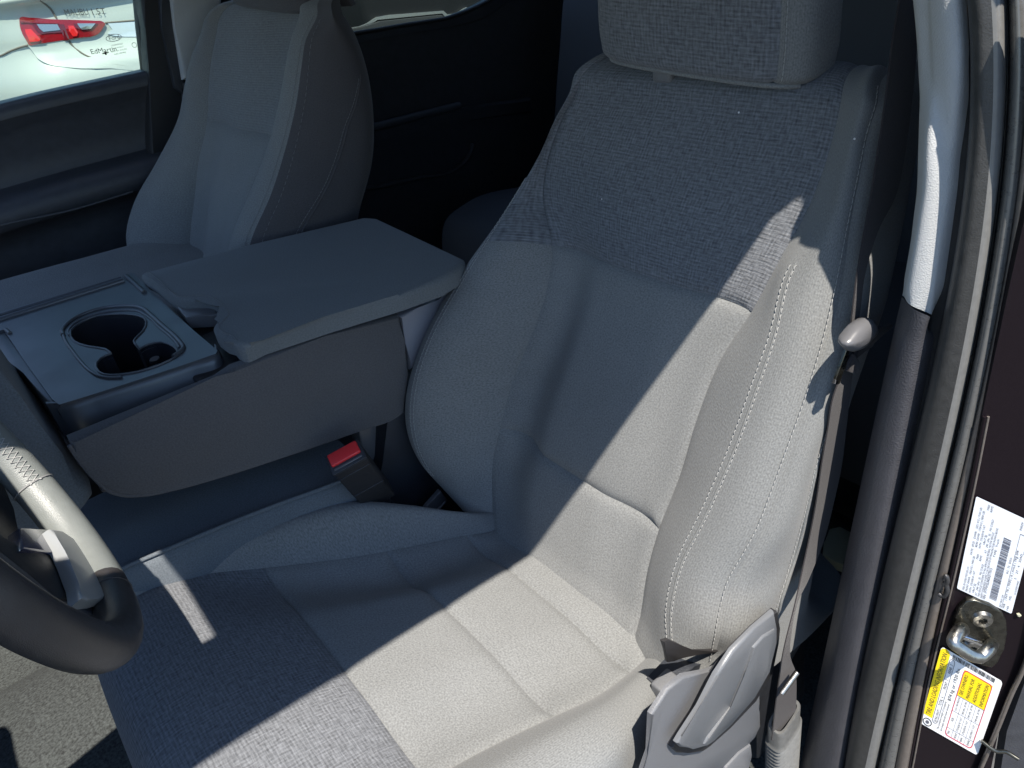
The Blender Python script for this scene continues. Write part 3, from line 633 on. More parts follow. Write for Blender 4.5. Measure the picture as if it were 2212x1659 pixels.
# near wall, front wall, back ledges of the tray
near = [HZ(u, v, TZ-.001) for u, v in [(470, 757), (466, 764), (400, 787), (300, 820), (200, 852), (128, 874)]]
wall = []
for i, p in enumerate(near):
    p = np.array(p); wall.append([p+[0, -.012, .0], p+[0, -.004, .0005], p+[0, .003, -.004], p+[0, .006, -.012], p+[0, .010, -.05], p+[0, .004, -.055]])
wall = [wall[0]]+wall
wall[0] = [np.array(q)+[-.004, -.012, 0] for q in wall[0]]
wall.append([np.array(q)+[.012, -.012, 0] for q in wall[-1]])
s = Surf(wall, step=.004); s.orient(CAM); s.panel('tray_skirt', 0, len(wall)-1, 0, 5, M['tray'], con)
box('tray_block', (-.215, -1.195, .248), (-.004, -.918, .258), M['tray'], con, .006)
for nm, a, b, r in (('tray_ledge', (-10, 694), (268, 606), .005), ('tray_ledge', (-10, 684), (262, 600), .003), ('tray_ledge', (272, 596), (312, 632), .004), ('tray_ledge', (12, 712), (22, 720), .003)):
    tube(nm, [HZ(*a, TZ+.001), HZ(*b, TZ+.001)], r, M['tray'], tray, sub=0)
plate('tray_front', [HZ(u, v, TZ-.004) for u, v in [(-40, 700), (8, 712), (60, 790), (112, 862), (128, 874), (125, 885), (96, 870), (50, 805), (-40, 740)]], .05, M['tray'], con, .004, direction=(0, 0, -1))
# armrest lid
lid_o = [(302, 589), (545, 528), (785, 468), (800, 468), (812, 473), (1003, 556), (1003, 566), (985, 582), (950, 604), (860, 636), (700, 684), (560, 730), (540, 740), (526, 746), (514, 746), (504, 740), (497, 732), (482, 728), (463, 714), (457, 703), (461, 697), (475, 690), (483, 681), (484, 674), (475, 662), (465, 652), (445, 645), (420, 645), (392, 646), (375, 641), (355, 625), (330, 604), (310, 594)]
LZ = .372
lid = plate('armrest_lid', [HZ(u, v, LZ) for u, v in lid_o], .026, M['lid_cloth'], con, .010, 5, direction=(0, 0, -1))
stitches('stitching', [HZ(u, v, LZ+.0008) for u, v in [(322, 588), (345, 606), (372, 632), (388, 641), (425, 638), (452, 640), (474, 652), (492, 672), (494, 678), (485, 690), (472, 700), (471, 706), (488, 720), (504, 727), (512, 738)]], (0, 0, 1), M['dark_thread'], lid)
plate('thumb_latch', [HZ(u, v, LZ-.016) for u, v in [(372, 650), (390, 655), (430, 652), (455, 655), (468, 668), (470, 678), (452, 680), (420, 682), (400, 684)]], .02, M['grip'], lid, .005, 4, direction=(0, 0, -1))
box('lid_cavity', (-.26, -1.06, .29), (-.16, -.93, .335), M['black'], con, .004)
plate('hinge_cover', [HY(u, v, -.905) for u, v in [(862, 684), (905, 664), (950, 652), (990, 600), (960, 700), (925, 760), (900, 790), (887, 800), (880, 740)]], .03, M['silver_dull'] if 'silver_dull' in M else M['silver'], con, .004)
plate('pivot_post', [HY(u, v, -.935) for u, v in [(775, 930), (838, 900), (842, 960), (846, 1010), (820, 1018), (796, 990), (781, 968)]], .03, M['grip'], con, .004)
plate('pivot_post', [HY(u, v, -.925) for u, v in [(848, 970), (868, 930), (862, 970), (850, 1012)]], .01, M['grip'], con, .002)
# seat part under the folded back
pip = [(250, 1236), (274, 1224), (330, 1200), (420, 1162), (500, 1129), (600, 1090), (700, 1054), (760, 1030), (800, 1010)]
rows = []
for u, v in pip:
    p = HZ(u, v, .12); x, y = p[0], p[1]
    rows.append([(x, y+.018, -.02), (x, y+.016, .06), (x, y+.006, .106), (x, y, .12), (x, y-.004, .1185), (x, y-.03, .118), (x, -1.04, .125), (x, -1.12, .12), (x, -1.17, .10), (x, -1.18, .0)])
f0 = [(q[0]+.03, q[1]-.004, q[2]-.02) for q in rows[0]]; f1 = [(q[0]+.05, q[1]-.01, q[2]-.08) for q in rows[0]]
ms = Surf([f1, f0]+rows, step=.008); ms.orient((-.2, -1, 3)); n_ = len(rows)+1
ms.panel('cushion_side', 0, n_, 0, 3, M['console_cloth2'], con, 'r', g=.003); ms.panel('cushion_top', 0, n_, 3, 9, M['console_cloth2'], con, 'l', g=.003)
tube('piping', sline(ms, [0, n_], [3, 3], .001, 40)[0], .003, M['console_cloth2'], con)
tube('piping', sline(ms, [0, n_], [3.6, 3.6], -.0005, 40)[0], .0015, M['console_cloth2'], con)
box('pedestal', (-.46, -1.15, -.25), (-.02, -.93, .0), M['black'], con, .01)

# ------------------------------------------------------------------ front passenger's seat
ps = empty('bucket_seat', (-.2, -1.53, -.3), 'front passenger seat beyond the folded console, all in shade, brown-grey side cloth facing us', 'car seat')
PZ = [.24, .30, .36, .43, .505, .57, .62, .66, .69]
pA = by_z([HY(u, v, y) for u, v, y in [(462, 30, -1.76), (450, 60, -1.78), (420, 120, -1.79), (385, 260, -1.80), (350, 330, -1.80), (310, 395, -1.80), (285, 450, -1.80), (272, 510, -1.80), (280, 560, -1.79)]], PZ)
pB = by_z([HY(u, v, -1.7) for u, v in [(470, 20), (445, 150), (440, 258), (425, 330), (415, 430), (405, 520), (403, 555)]], PZ)
pC = by_z([HY(u, v, -1.38) for u, v in [(650, 30), (628, 120), (610, 200), (585, 298), (565, 350), (530, 430), (500, 510), (495, 530)]], PZ)
pD = by_z([HY(u, v, -1.29) for u, v in [(690, 18), (660, 75), (640, 200), (610, 330), (570, 450), (535, 530)]], PZ)
pS = by_z([HY(u, v, -1.25) for u, v in [(700, 0), (740, 60), (770, 130), (790, 220), (795, 300), (785, 400), (760, 480)]], PZ)
pD0 = lerp(pC, pD, .55)+np.array([.016, 0, 0]); pD = pD+np.array([-.004, 0, 0])
pm = lerp(pB, pC, .5); pA1 = lerp(pA, pB, .5)+np.array([.02, 0, 0])
pS1 = lerp(pD, pS, .5)+np.array([0, .018, 0])
for i, z in enumerate(PZ):
    if z > .6: pS[i][0] = max(pS[i][0], pD[i][0]-.09)
cols = [pA+[-.14, .08, 0], pA+[-.05, 0, 0], pA, pA1, pB, pm, pC, pD0, pD, pS1, pS, pS+[-.03, -.03, 0], pS+[-.05, -.12, 0]]
pn = np.array(cols).swapaxes(0, 1); top = pn[-1]; cen = top.mean(0)
pn = np.array([pn[0]+[.03, 0, -.06]]+list(pn)+[top+(cen-top)*[.06, .08, 0]+[-.012, 0, .016], top+(cen-top)*[.2, .2, 0]+[-.05, 0, .022], top+(cen-top)*[.4, .35, 0]+[-.08, 0, .0]])
pb = Surf(pn, step=.010); pb.orient(CAM); e = len(pn)-1
pb.panel('insert', 0, 5, 4, 6, M['cloth'], ps, 'tlr', g=.009, w=.010); pb.panel('shoulder_panel', 5, e, 4, 6, M['tweed_soft'], ps, 'blr', g=.009, w=.010)
pb.panel('bolster', 0, e, 0, 4, M['cloth'], ps, 'r', g=.009, w=.010); pb.panel('bolster', 0, e, 6, 8, M['cloth'], ps, 'l', g=.009, w=.010)
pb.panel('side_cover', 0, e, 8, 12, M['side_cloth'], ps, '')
seam_stitch(pb, [1, 9], [8.25, 8.25], 0, ps, 'dark_thread', pitch=.011, ln=.007); seam_stitch(pb, [1, 9], [7.8, 7.8], 0, ps, 'dark_thread')
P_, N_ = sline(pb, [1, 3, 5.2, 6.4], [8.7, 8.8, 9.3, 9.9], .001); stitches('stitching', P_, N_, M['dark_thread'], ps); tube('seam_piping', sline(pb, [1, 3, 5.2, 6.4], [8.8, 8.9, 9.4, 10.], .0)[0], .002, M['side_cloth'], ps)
pc = [[(x, y, z+dz) for y, z in [(-1.83, .12), (-1.82, .24), (-1.78, .275), (-1.68, .265), (-1.40, .262), (-1.32, .27), (-1.26, .25), (-1.25, .12)]] for x, dz in [(-.42, -.01), (-.35, 0), (-.2, .01), (0, .02), (.1, .02), (.16, 0), (.18, -.06)]]
pq = Surf(pc, step=.015); pq.orient((-.2, -1.5, 3)); pq.panel('cushion', 0, 6, 0, 7, M['cloth'], ps)
box('seat_base', (-.5, -1.8, -.3), (.1, -1.28, .12), M['black'], ps, .02)
Sh = headrest(ps, -.66, -1.50, .700, .95, .33, .10, 0, 0, 0)
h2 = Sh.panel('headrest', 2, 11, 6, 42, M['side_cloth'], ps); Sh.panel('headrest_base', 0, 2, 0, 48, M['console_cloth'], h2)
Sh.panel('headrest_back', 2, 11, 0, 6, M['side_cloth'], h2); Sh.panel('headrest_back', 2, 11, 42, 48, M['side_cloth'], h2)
for y in (-1.56, -1.44): tube('headrest_post', [(-.655, y, .68), (-.66, y, .76)], .006, M['steel'], ps, sub=0)

# ------------------------------------------------------------------ steering wheel
wc = np.array([.078, -.662, .482]); WR, WT = .185, .247
wd = np.array([-math.sin(WT), 0, -math.cos(WT)]); wy = np.array([0, 1., 0]); wn = np.cross(wy, wd); wn = wn if wn[0] < 0 else -wn
sw = empty('steering_wheel', wc, 'leather steering wheel with pale stitching and a silver spoke bezel, left edge', 'steering wheel')
def rimseg(name, a0, a1, mat, r=.0195, parent=sw):
    n = max(6, int((a1-a0)/math.radians(3))); P = [wc+WR*(math.cos(a)*wd+math.sin(a)*wy) for a in np.linspace(a0, a1, n)]
    bm = bmesh.new(); sweep(bm, P, r, 20, True, 1.0, wn); return frombm(name, bm, mat, parent, 60)
R_ = math.radians
rimseg('rim', R_(-4), R_(180), M['leather']); rimseg('rim', R_(-48), R_(-4.3), M['leather_sunlit']); rimseg('rim', R_(-180), R_(-48.6), M['leather_sunlit'])  # the sunlit stretch of the rim gets the lightened leather
tube('rim_seam', [wc+WR*(math.cos(a)*wd+math.sin(a)*wy)+.0199*(math.cos(q)*norm(math.cos(a)*wd+math.sin(a)*wy)+math.sin(q)*wn) for a in [R_(-48.4)] for q in np.linspace(0, 2*math.pi, 25)], .0009, M['dark_thread'], sw, sub=0)
tube('rim_seam', [wc+WR*(math.cos(a)*wd+math.sin(a)*wy)+.0196*(math.cos(q)*norm(math.cos(a)*wd+math.sin(a)*wy)+math.sin(q)*wn) for a in [R_(2)] for q in np.linspace(0, 2*math.pi, 25)], .0006, M['leather'], sw, sub=0)
def rp(a, q, k=.0203): e_ = math.cos(a)*wd+math.sin(a)*wy; return wc+WR*e_+k*(math.cos(q)*e_+math.sin(q)*wn)
bm = bmesh.new()
for ph in (0, 1):
    pts = [rp(a, math.radians(172 if (i+ph) % 2 else 140)) for i, a in enumerate(np.arange(R_(-100), R_(-46), R_(2.0)))]
    sweep(bm, pts, .0009, 5)
frombm('cross_stitching', bm, M['thread'], sw, 60)
def pW(u, v, off): return hit(u, v, wn, wn@wc+off)
def c5(x, y): return x*.25, 829.4+y*.25
def c6(x, y): return x*.25, 1244.0+y*.25
plate('spoke_trim', [pW(*q, .003) for q in [c5(440, 1240), c5(540, 1275), c5(620, 1315), c5(700, 1370), c5(760, 1440), c5(820, 1530), c5(880, 1659), c6(915, 70), c6(940, 150), c6(930, 180), c6(860, 195), c6(770, 203), c6(700, 200), c6(695, 130), c6(680, 60), c5(640, 1620), c5(600, 1520), c5(560, 1440), c5(500, 1340)]], .012, M['spoke_silver'], sw, .004, 4)
plate('spoke_cover', [pW(*q, -.012) for q in [c5(430, 1225), c5(560, 1255), c5(700, 1310), c5(800, 1390), c5(880, 1500), c5(960, 1620), c6(1080, 60), c6(1110, 180), c6(1080, 280), c6(900, 360), c6(760, 300), c6(560, 200), c6(700, 210), c6(690, 100), c5(600, 1500)]], .02, M['tray'], sw, .004, 4)
plate('spoke_bezel', [pW(*q, -.006) for q in [c5(180, 1235), c5(440, 1250), c5(560, 1440), c5(560, 1480), c5(400, 1440), c5(190, 1430)]], .012, M['spoke_blue'], sw, .003)
plate('hub', [pW(*q, -.03) for q in [(-140, 1010), (-60, 980), (-10, 1005), (15, 1050), (30, 1100), (42, 1160), (48, 1220), (40, 1240), (-20, 1200), (-140, 1150)]], .05, M['black'], sw, .008, 4)
plate('lower_bezel', [pW(*q, -.01) for q in [c5(0, 1280), c5(190, 1440), c5(420, 1480), c5(580, 1500), c6(690, 60), c6(690, 190), c6(500, 190), c6(240, -20), c6(-100, -300)]], .02, M['black'], sw, .004)
plate('column_shroud', [wc-.05*wn+.07*(math.cos(a)*wd+math.sin(a)*wy) for a in np.linspace(0, 2*math.pi, 13)[:-1]], .38, M['black'], sw, .02, direction=-wn+.25*wd)
tube('column_stalk', [wc-.07*wn, wc-.07*wn-.16*wy+.02*wd], .009, M['black'], sw, sub=0)
struct(box('hood_sun_blocker', (.36, -.86, .36), (.62, -.46, .50), M['black'], bevel=.03))  # unseen hood added to shade the carpet
# ------------------------------------------------------------------ flat print helpers
def text_mesh(items, font_scale=1.0):
    """items (string, x, y, height[, width]) -> bmesh in label plane, metres"""
    bm = bmesh.new()
    for it in items:
        s, x, y, h = it[:4]
        cu = bpy.data.curves.new('t', 'FONT'); cu.body = s; cu.size = 1; cu.resolution_u = 2; ob = bpy.data.objects.new('t', cu); COL.objects.link(ob)
        me = bpy.data.meshes.new_from_object(ob); COL.objects.unlink(ob); bpy.data.objects.remove(ob); bpy.data.curves.remove(cu)
        if not len(me.vertices): continue
        a = np.empty(len(me.vertices)*3); me.vertices.foreach_get('co', a); a = a.reshape(-1, 3)
        k = h/.70; w = (a[:, 0].max()-a[:, 0].min())*k; kx = k if len(it) < 5 else k*it[4]/max(w, 1e-6)
        x0 = a[:, 0].min()
        a[:, 0] = (a[:, 0]-x0)*kx+x; a[:, 1] = a[:, 1]*k+y
        me.vertices.foreach_set('co', a.ravel()); bm.from_mesh(me); bpy.data.meshes.remove(me)
    return bm
def place(bm, name, o, ex, ey, off, mat, parent):
    ez = norm(np.cross(ex, ey)); Mx = Matrix([[ex[0], ey[0], ez[0], o[0]+ez[0]*off], [ex[1], ey[1], ez[1], o[1]+ez[1]*off], [ex[2], ey[2], ez[2], o[2]+ez[2]*off], [0, 0, 0, 1]])
    bmesh.ops.transform(bm, matrix=Mx, verts=bm.verts)
    me = bpy.data.meshes.new(name); bm.to_mesh(me); bm.free(); return link(name, me, mat, parent)
def rects(L):
    bm = bmesh.new()
    for x0, y0, x1, y1 in L: bm.faces.new([bm.verts.new((x, y, 0)) for x, y in ((x0, y0), (x1, y0), (x1, y1), (x0, y1))])
    return bm
def rrect(x0, y0, x1, y1, r, n=6):
    P = []
    for cx_, cy_, a in ((x1-r, y1-r, 0), (x0+r, y1-r, 90), (x0+r, y0+r, 180), (x1-r, y0+r, 270)):
        P += [(cx_+r*math.cos(math.radians(a+q)), cy_+r*math.sin(math.radians(a+q))) for q in np.linspace(0, 90, n)]
    return P
def ring(P, t):
    bm = bmesh.new(); c_ = np.mean(P, 0); P = np.array(P); 
    hx, hy = np.ptp(P[:, 0])/2, np.ptp(P[:, 1])/2; Q = c_+(P-c_)*[(hx-t)/hx, (hy-t)/hy]
    A = [bm.verts.new((*p, 0)) for p in P]; B = [bm.verts.new((*p, 0)) for p in Q]
    for i in range(len(A)): j = (i+1) % len(A); bm.faces.new((A[i], A[j], B[j], B[i]))
    return bm

# ------------------------------------------------------------------ driver's side door pillar
pil = empty('door_pillar', (-.5, -.15, .2), 'tall door pillar at the right edge with pale upper trim, rubber seals and stickers', 'door pillar')
PN = (1, 0, .06)
def HP(u, v, off=0): return hit(u, v, PN, -.580+off)
VS = [-60, 0, 60, 112, 212, 300, 337, 415, 520, 603, 640, 700, 800, 891, 1018, 1130, 1244, 1350, 1450, 1556, 1659, 1720]
def colpx(pts, off, vs=VS, fit=False):
    pts = sorted(pts, key=lambda p: p[1]); V_ = [p[1] for p in pts]; U_ = [p[0] for p in pts]
    pf = np.polyfit(V_, U_, 3) if fit else None
    def g(v):
        if fit: return float(np.polyval(pf, v))
        if v < V_[0]: return U_[0]+(U_[1]-U_[0])/(V_[1]-V_[0])*(v-V_[0])
        if v > V_[-1]: return U_[-1]+(U_[-1]-U_[-2])/(V_[-1]-V_[-2])*(v-V_[-1])
        return np.interp(v, V_, U_)
    return [HP(g(v), v, off(v) if callable(off) else off) for v in vs]
T_L = [(1976, 0), (1984, 87), (1990, 212), (1986, 337), (1983, 415), (1970, 520), (1955, 610), (1953, 640)]
T_M = [(2006, 0), (2011, 112), (2015, 225), (2009, 337), (2005, 415), (1990, 520), (1977, 603), (1969, 650)]
T_C = [(2012, 0), (2019, 155), (2031, 237), (2038, 325), (2035, 415), (2026, 520), (2016, 603), (2007, 668)]
T_R = [(2056, 0), (2062, 112), (2062, 212), (2059, 300), (2049, 415), (2037, 510), (2024, 603), (2012, 676)]
tv = [-60, 0, 60, 112, 160, 212, 260, 300, 337, 415, 470, 520, 570, 603, 625]
oM = lambda v: float(np.interp(v, [140, 320], [-.010, .004])); oC = lambda v: float(np.interp(v, [140, 320], [-.004, -.003])); oR = lambda v: float(np.interp(v, [140, 320], [.004, -.006]))
def trimcols(): 
    C_ = [colpx(T_L, -.05, tv), colpx(T_L, -.018, tv), colpx(T_M, oM, tv), colpx(T_C, oC, tv), colpx(T_R, oR, tv), [p-np.array([.014, -.004, 0]) for p in colpx(T_R, oR, tv)]]
    C_ = np.array(C_)
    # lower edge is cut on a slant: last row follows the photographed line
    end = [HP(1948, 640, -.05), HP(1953, 641, -.018), HP(1972, 662, .004), HP(1998, 673, -.003), HP(2011, 679, -.006), HP(2011, 679, -.018)]
    C_ = np.concatenate([C_, np.array(end)[:, None]], 1)
    return C_.swapaxes(0, 1)
grid('upper_trim', trimcols(), M['light_trim'], pil, step=.006)
low = [v for v in VS if v >= 800]
B_L = [(1949, 645), (1929, 743), (1909, 821), (1891, 891), (1874, 1003), (1846, 1130), (1820, 1244), (1805, 1332), (1782, 1414), (1760, 1494), (1757, 1556), (1732, 1659)]
B_R = [(2003, 684), (1984, 791), (1964, 891), (1939, 1018), (1915, 1130), (1892, 1244), (1872, 1332), (1852, 1449), (1832, 1556), (1812, 1659)]
lv = [700, 745, 800, 850, 891, 950, 1018, 1080, 1130, 1190, 1244, 1300, 1350, 1414, 1450, 1500, 1556, 1600, 1659, 1730]
L0 = colpx(B_L, -.05, lv, True); L1 = colpx(B_L, -.016, lv, True); L2 = colpx(B_R, .0, lv, True)
Lm = [lerp(np.array(a), np.array(b), .5)+np.array([.010, 0, 0]) for a, b in zip(L1, L2)]
Ld = [p-np.array([.016, -.003, 0]) for p in L2]
net = np.array([L0, L1, Lm, L2, Ld]).swapaxes(0, 1)
t0_ = np.array([HP(1948, 643, -.05), HP(1952, 645, -.016), HP(1975, 668, .004), HP(2009, 684, .0), HP(2009, 684, -.016)])
tm_ = np.array([HP(1942, 668, -.05), HP(1946, 670, -.016), HP(1970, 688, .004), HP(2004, 700, .0), HP(2004, 700, -.016)])
lt = grid('lower_trim', np.concatenate([[t0_], [tm_], net[1:]]), M['leather_grain'], pil, step=.006)
# rubber seals and flanges
G0 = [(2060, 0), (2064, 100), (2062, 300), (2051, 415), (2024, 603), (2003, 684), (1964, 891), (1939, 1018), (1892, 1244), (1852, 1449), (1812, 1659)]
G1 = [(2092, 0), (2098, 100), (2094, 300), (2088, 415), (2056, 603), (1990, 891), (1971, 1018), (1905, 1244), (1872, 1449), (1824, 1659)]
G2 = [(2141, 0), (2144, 200), (2134, 415), (2108, 603), (2048, 891), (2021, 1018), (1968, 1244), (1920, 1449), (1867, 1659)]
G3 = [(2169, 0), (2170, 200), (2156, 415), (2126, 603), (2068, 891), (2039, 1018), (1988, 1244), (1942, 1449), (1887, 1659)]
G4 = [(2180, 0), (2180, 250), (2169, 415), (2139, 603), (2077, 891), (2051, 1018), (1997, 1244), (1951, 1449), (1897, 1659)]
G5 = [(2240, 0), (2236, 200), (2224, 415), (2186, 603), (2124, 928), (2101, 1018), (2050, 1244), (2000, 1449), (1961, 1659)]
G45 = [(2215, 0), (2210, 250), (2200, 415), (2166, 603), (2103, 891), (2078, 1018), (2024, 1244), (1976, 1449), (1930, 1659)]
S_ = lambda cols, nm, mat: grid(nm, np.array([colpx(g, o, VS, True) for g, o in cols]).swapaxes(0, 1), mat, pil, step=.005)
S_([(G0, -.030), (G0, -.016), (G1, -.014), (G1, -.004)], 'door_seal', M['rubber'])
TOPR = lambda v: float(np.interp(v, [0, 160, 320], [.006, .003, 0]))
avg = lambda a, b, t: [(np.interp(v, [p[1] for p in a], [p[0] for p in a])*(1-t)+np.interp(v, [p[1] for p in b], [p[0] for p in b])*t, v) for v in (0, 200, 415, 603, 891, 1018, 1244, 1449, 1659)]
S_([(G1, -.014), (G1, lambda v: .004+TOPR(v)), (avg(G1, G2, .4), lambda v: .009+TOPR(v)), (G2, lambda v: .006+TOPR(v))], 'door_seal', M['rubber_grey'])
S_([(G2, lambda v: .006+TOPR(v)), (avg(G2, G3, .5), lambda v: .004+TOPR(v)), (G3, -.002), (G3, -.016)], 'seal_highlight', M['seal_face'])
S_([(G3, -.016), (avg(G3, G4, .5), -.018), (G4, -.014)], 'seal_gap', M['rubber'])
S_([(G4, -.02), (G4, -.003), (avg(G4, G45, .5), .003), (G45, -.001), (G45, -.006)], 'painted_flange', M['flange'])
S_([(G45, -.006), (avg(G45, G5, .25), -.001), (avg(G45, G5, .8), -.002), (G5, -.008), (G5, -.02)], 'painted_flange', M['paint_edge'])
tube('seal_hook', [HP(u, v, .001) for u, v in [(2040, 1252), (2044, 1244), (2046, 1258), (2038, 1263)]], .0022, M['rubber'], pil)
tube('seal_hook', [HP(u, v, .001) for u, v in [(2044, 1262), (2046, 1278), (2036, 1288), (2028, 1283)]], .0022, M['rubber'], pil)
# painted pillar face: turned outwards
JP = HP(1988, 1562, -.012); JN = norm([.80, .60, .05])
def HJ(u, v, off=0): return hit(u, v, JN, JN@JP+off)
plate('painted_face', [HJ(u, v, -.0012) for u, v in [(2240, -40), (2226, 415), (2184, 603), (2121, 900), (2098, 1018), (2048, 1244), (1998, 1449), (1955, 1659), (1935, 1740), (2125, 1740), (2160, 1565), (2190, 1490), (2225, 1400), (2260, 1250), (2330, 1000), (2400, 415), (2420, -40)]], .01, M['paint'], pil, 0)
for d_, r_ in ((6, .0016), (14, .0011)):
    tube('sealant_ridge', [HJ(u+d_, v, 0) for u, v in [(2121, 900), (2098, 1018), (2048, 1244), (1998, 1449), (1957, 1659)]], r_, M['paint_edge'] if d_ == 14 else M['paint'], pil)
tube('outer_flange', [HJ(u, v, .004) for u, v in [(2262, 1200), (2240, 1345), (2212, 1440), (2184, 1500), (2160, 1560), (2135, 1620), (2110, 1680), (2095, 1730)]], .0042, M['paint_edge'], pil, flat=.6)
plate('rear_edge', [HJ(u, v, -.03) for u, v in [(2150, 1740), (2175, 1580), (2215, 1470), (2270, 1300), (2420, 1300), (2420, 1740)]], .02, M['door_dark'], pil, 0)
tube('wire_clip', [HJ(2120, 1600, .004), HJ(2150, 1622, .01), HJ(2175, 1625, .006), HJ(2200, 1640, .01)], .0022, M['dark_steel'], pil)
# information label
def labelframe(bl, tl, br):
    o = HJ(*bl, .0005); ex = HJ(*tl, .0005)-o; W_ = np.linalg.norm(ex); ex = ex/W_; d = HJ(*br, .0005)-o; H_ = -(d-ex*(d@ex)); Hn = np.linalg.norm(H_); ey = H_/Hn
    return o+(-H_)+0*ex, ex, ey, W_, Hn, (d@ex)
o, ex, ey, LW, LH, sk = labelframe((2067, 1271), (2109, 1072), (2185, 1326))
def unit(bm, W_, H_, shear=0):
    for v in bm.verts: v.co = Vector((v.co.x*W_+shear*(1-v.co.y), v.co.y*H_, 0))
    return bm
def poly2(P):
    bm = bmesh.new(); bm.faces.new([bm.verts.new((*p, 0)) for p in P]); return bm
il = place(unit(poly2(rrect(0, 0, 1, 1, .02)), LW, LH, sk), 'information_label', o, ex, ey, 0, M['label'], pil)
il['label'] = 'pale blue-white sticker with bar code above the striker'
T = [('MFD. BY FORD MOTOR CO.', .02, .87, .036, .27), ('DATE:  07/25   GVWR:   3221 KG ( 7100 LB)', .42, .87, .036, .50), ('FRONT GAWR:   1565 KG ( 3450 LB)', .02, .815, .036, .40), ('REAR GAWR:  1724 KG ( 3800 LB)', .52, .815, .036, .38),
     ('WITH  275/65R18 116T', .02, .755, .036, .25), ('TIRES', .40, .755, .036, .06), ('WITH  275/65R18 116T', .52, .755, .036, .25), ('TIRES', .92, .755, .036, .06),
     ('18x7.5J', .04, .70, .036, .1), ('RIMS', .40, .70, .036, .06), ('18x7.5J', .58, .70, .036, .1), ('RIMS', .92, .70, .036, .06), ('AT   240  kPa/  35   PSI COLD', .02, .645, .036, .36), ('AT   240  kPa/  35   PSI COLD', .50, .645, .036, .36),
     ('THIS VEHICLE CONFORMS TO ALL APPLICABLE FEDERAL MOTOR VEHICLE', .02, .595, .036, .72), ('SAFETY STANDARDS IN EFFECT ON THE DATE OF MANUFACTURE SHOWN ABOVE.', .02, .545, .036, .78), ('VIN: 1FTFW3L84SKE77015', .02, .49, .05, .36), ('TYPE:  Truck', .50, .49, .036, .2),
     ('EXT PNT: UM', .02, .20, .036, .14), ('RC: 72  DSO:', .40, .22, .036, .18), ('WB    | INT TR | TP/PS | R | AXLE | TR | SPR', .02, .14, .036, .66), ('145      MS                 2    27   6   SSAD', .02, .07, .036, .64), ('F0029', .88, .18, .036, .08), ('DEC', .66, .03, .036, .05), ('UUU5GF1940Z', .22, .015, .03, .16)]
TM = text_mesh([(s_, x, y, h, w) for s_, x, y, h, w in T])
place(unit(TM, LW, LH, sk), 'print', o, ex, ey, .0003, M['grey_ink'], il)
rr_ = random.Random(4); bars = []; x = .06
while x < .74:
    w = rr_.choice([.003, .005, .008]); bars.append((x, .30, x+w, .43)); x += w+rr_.choice([.003, .004, .007])
bars += [(.02, .185, .84, .19), (.84, .0, .845, .19), (.60, .185, .605, .12)]
place(unit(rects(bars), LW, LH, sk), 'bar_code', o, ex, ey, .0003, M['grey_ink'], il)
# tyre label
o, ex, ey, LW, LH, sk = labelframe((1988, 1562), (2034, 1396), (2111, 1632))
tl = place(unit(poly2(rrect(0, 0, 1, 1, .045)), LW, LH, sk), 'tyre_label', o, ex, ey, 0, M['label_white'], pil)
tl['label'] = 'white, yellow and red sticker below the striker'
place(unit(poly2([(.14, .845), (.955, .845), (.985, .87), (1, .92), (.985, .98), (.955, 1), (.14, 1)]), LW, LH, sk), 'yellow_band', o, ex, ey, .0002, M['yellow'], tl)
place(unit(rects([(.575, .12, .895, .585)]), LW, LH, sk), 'yellow_panel', o, ex, ey, .0002, M['yellow'], tl)
place(unit(text_mesh([('TIRE AND LOADING INFORMATION', .16, .885, .075, .79), ('SEE OWNERS', .60, .505, .055, .25), ('MANUAL FOR', .60, .395, .055, .25), ('ADDITIONAL', .60, .285, .055, .25), ('INFORMATION', .60, .17, .055, .27),
    ('SEATING CAPACITY', .12, .765, .04, .17), ('TOTAL  6', .34, .765, .045, .12), ('FRONT  3', .56, .765, .045, .12), ('REAR  3', .76, .765, .045, .11),
    ('The combined weight of occupants', .05, .70, .035, .38), ('and cargo should never exceed :', .05, .645, .035, .38), ('874 kg or 1920 lbs.', .46, .645, .055, .42),
    ('TIRE', .06, .52, .035, .05), ('SIZE', .24, .52, .035, .05), ('COLD TIRE PRESSURE', .385, .52, .03, .18), ('FRONT', .055, .40, .035, .075), ('275/65R18 116T', .155, .40, .035, .19), ('240 kPa, 35 PSI', .385, .40, .035, .17),
    ('REAR', .055, .30, .035, .06), ('275/65R18 116T', .155, .30, .035, .19), ('240 kPa, 35 PSI', .385, .30, .035, .17), ('SPARE', .055, .18, .035, .075), ('265/70R17 115T', .155, .18, .035, .19), ('240 kPa, 35 PSI', .385, .18, .035, .17),
    ('1FTFW3L84SKE77015', .925, .14, .03, .001)][:-1]), LW, LH, sk), 'print', o, ex, ey, .0004, M['ink'], tl)
place(unit(ring(rrect(.035, .12, .90, .59, .05), .010), LW, LH, sk), 'red_frame', o, ex, ey, .00045, M['redprint'], tl)
place(unit(rects([(.14, .13, .144, .58), (.37, .13, .374, .58), (.572, .13, .577, .58), (.045, .475, .57, .479), (.045, .365, .57, .369), (.045, .255, .57, .259)]), LW, LH, sk), 'table_lines', o, ex, ey, .0004, M['grey_ink'], tl)
place(unit(ring(rrect(.10, .745, .93, .835, .04), .006), LW, LH, sk), 'seat_frame', o, ex, ey, .0004, M['grey_ink'], tl)
bm = bmesh.new(); bars = []; y = .12
while y < .80:
    w = rr_.choice([.006, .01, .014]); bars.append((.935, y, .985, y+w)); y += w+rr_.choice([.006, .008, .012])
place(unit(rects(bars), LW, LH, sk), 'bar_code', o, ex, ey, .0003, M['ink'], tl)
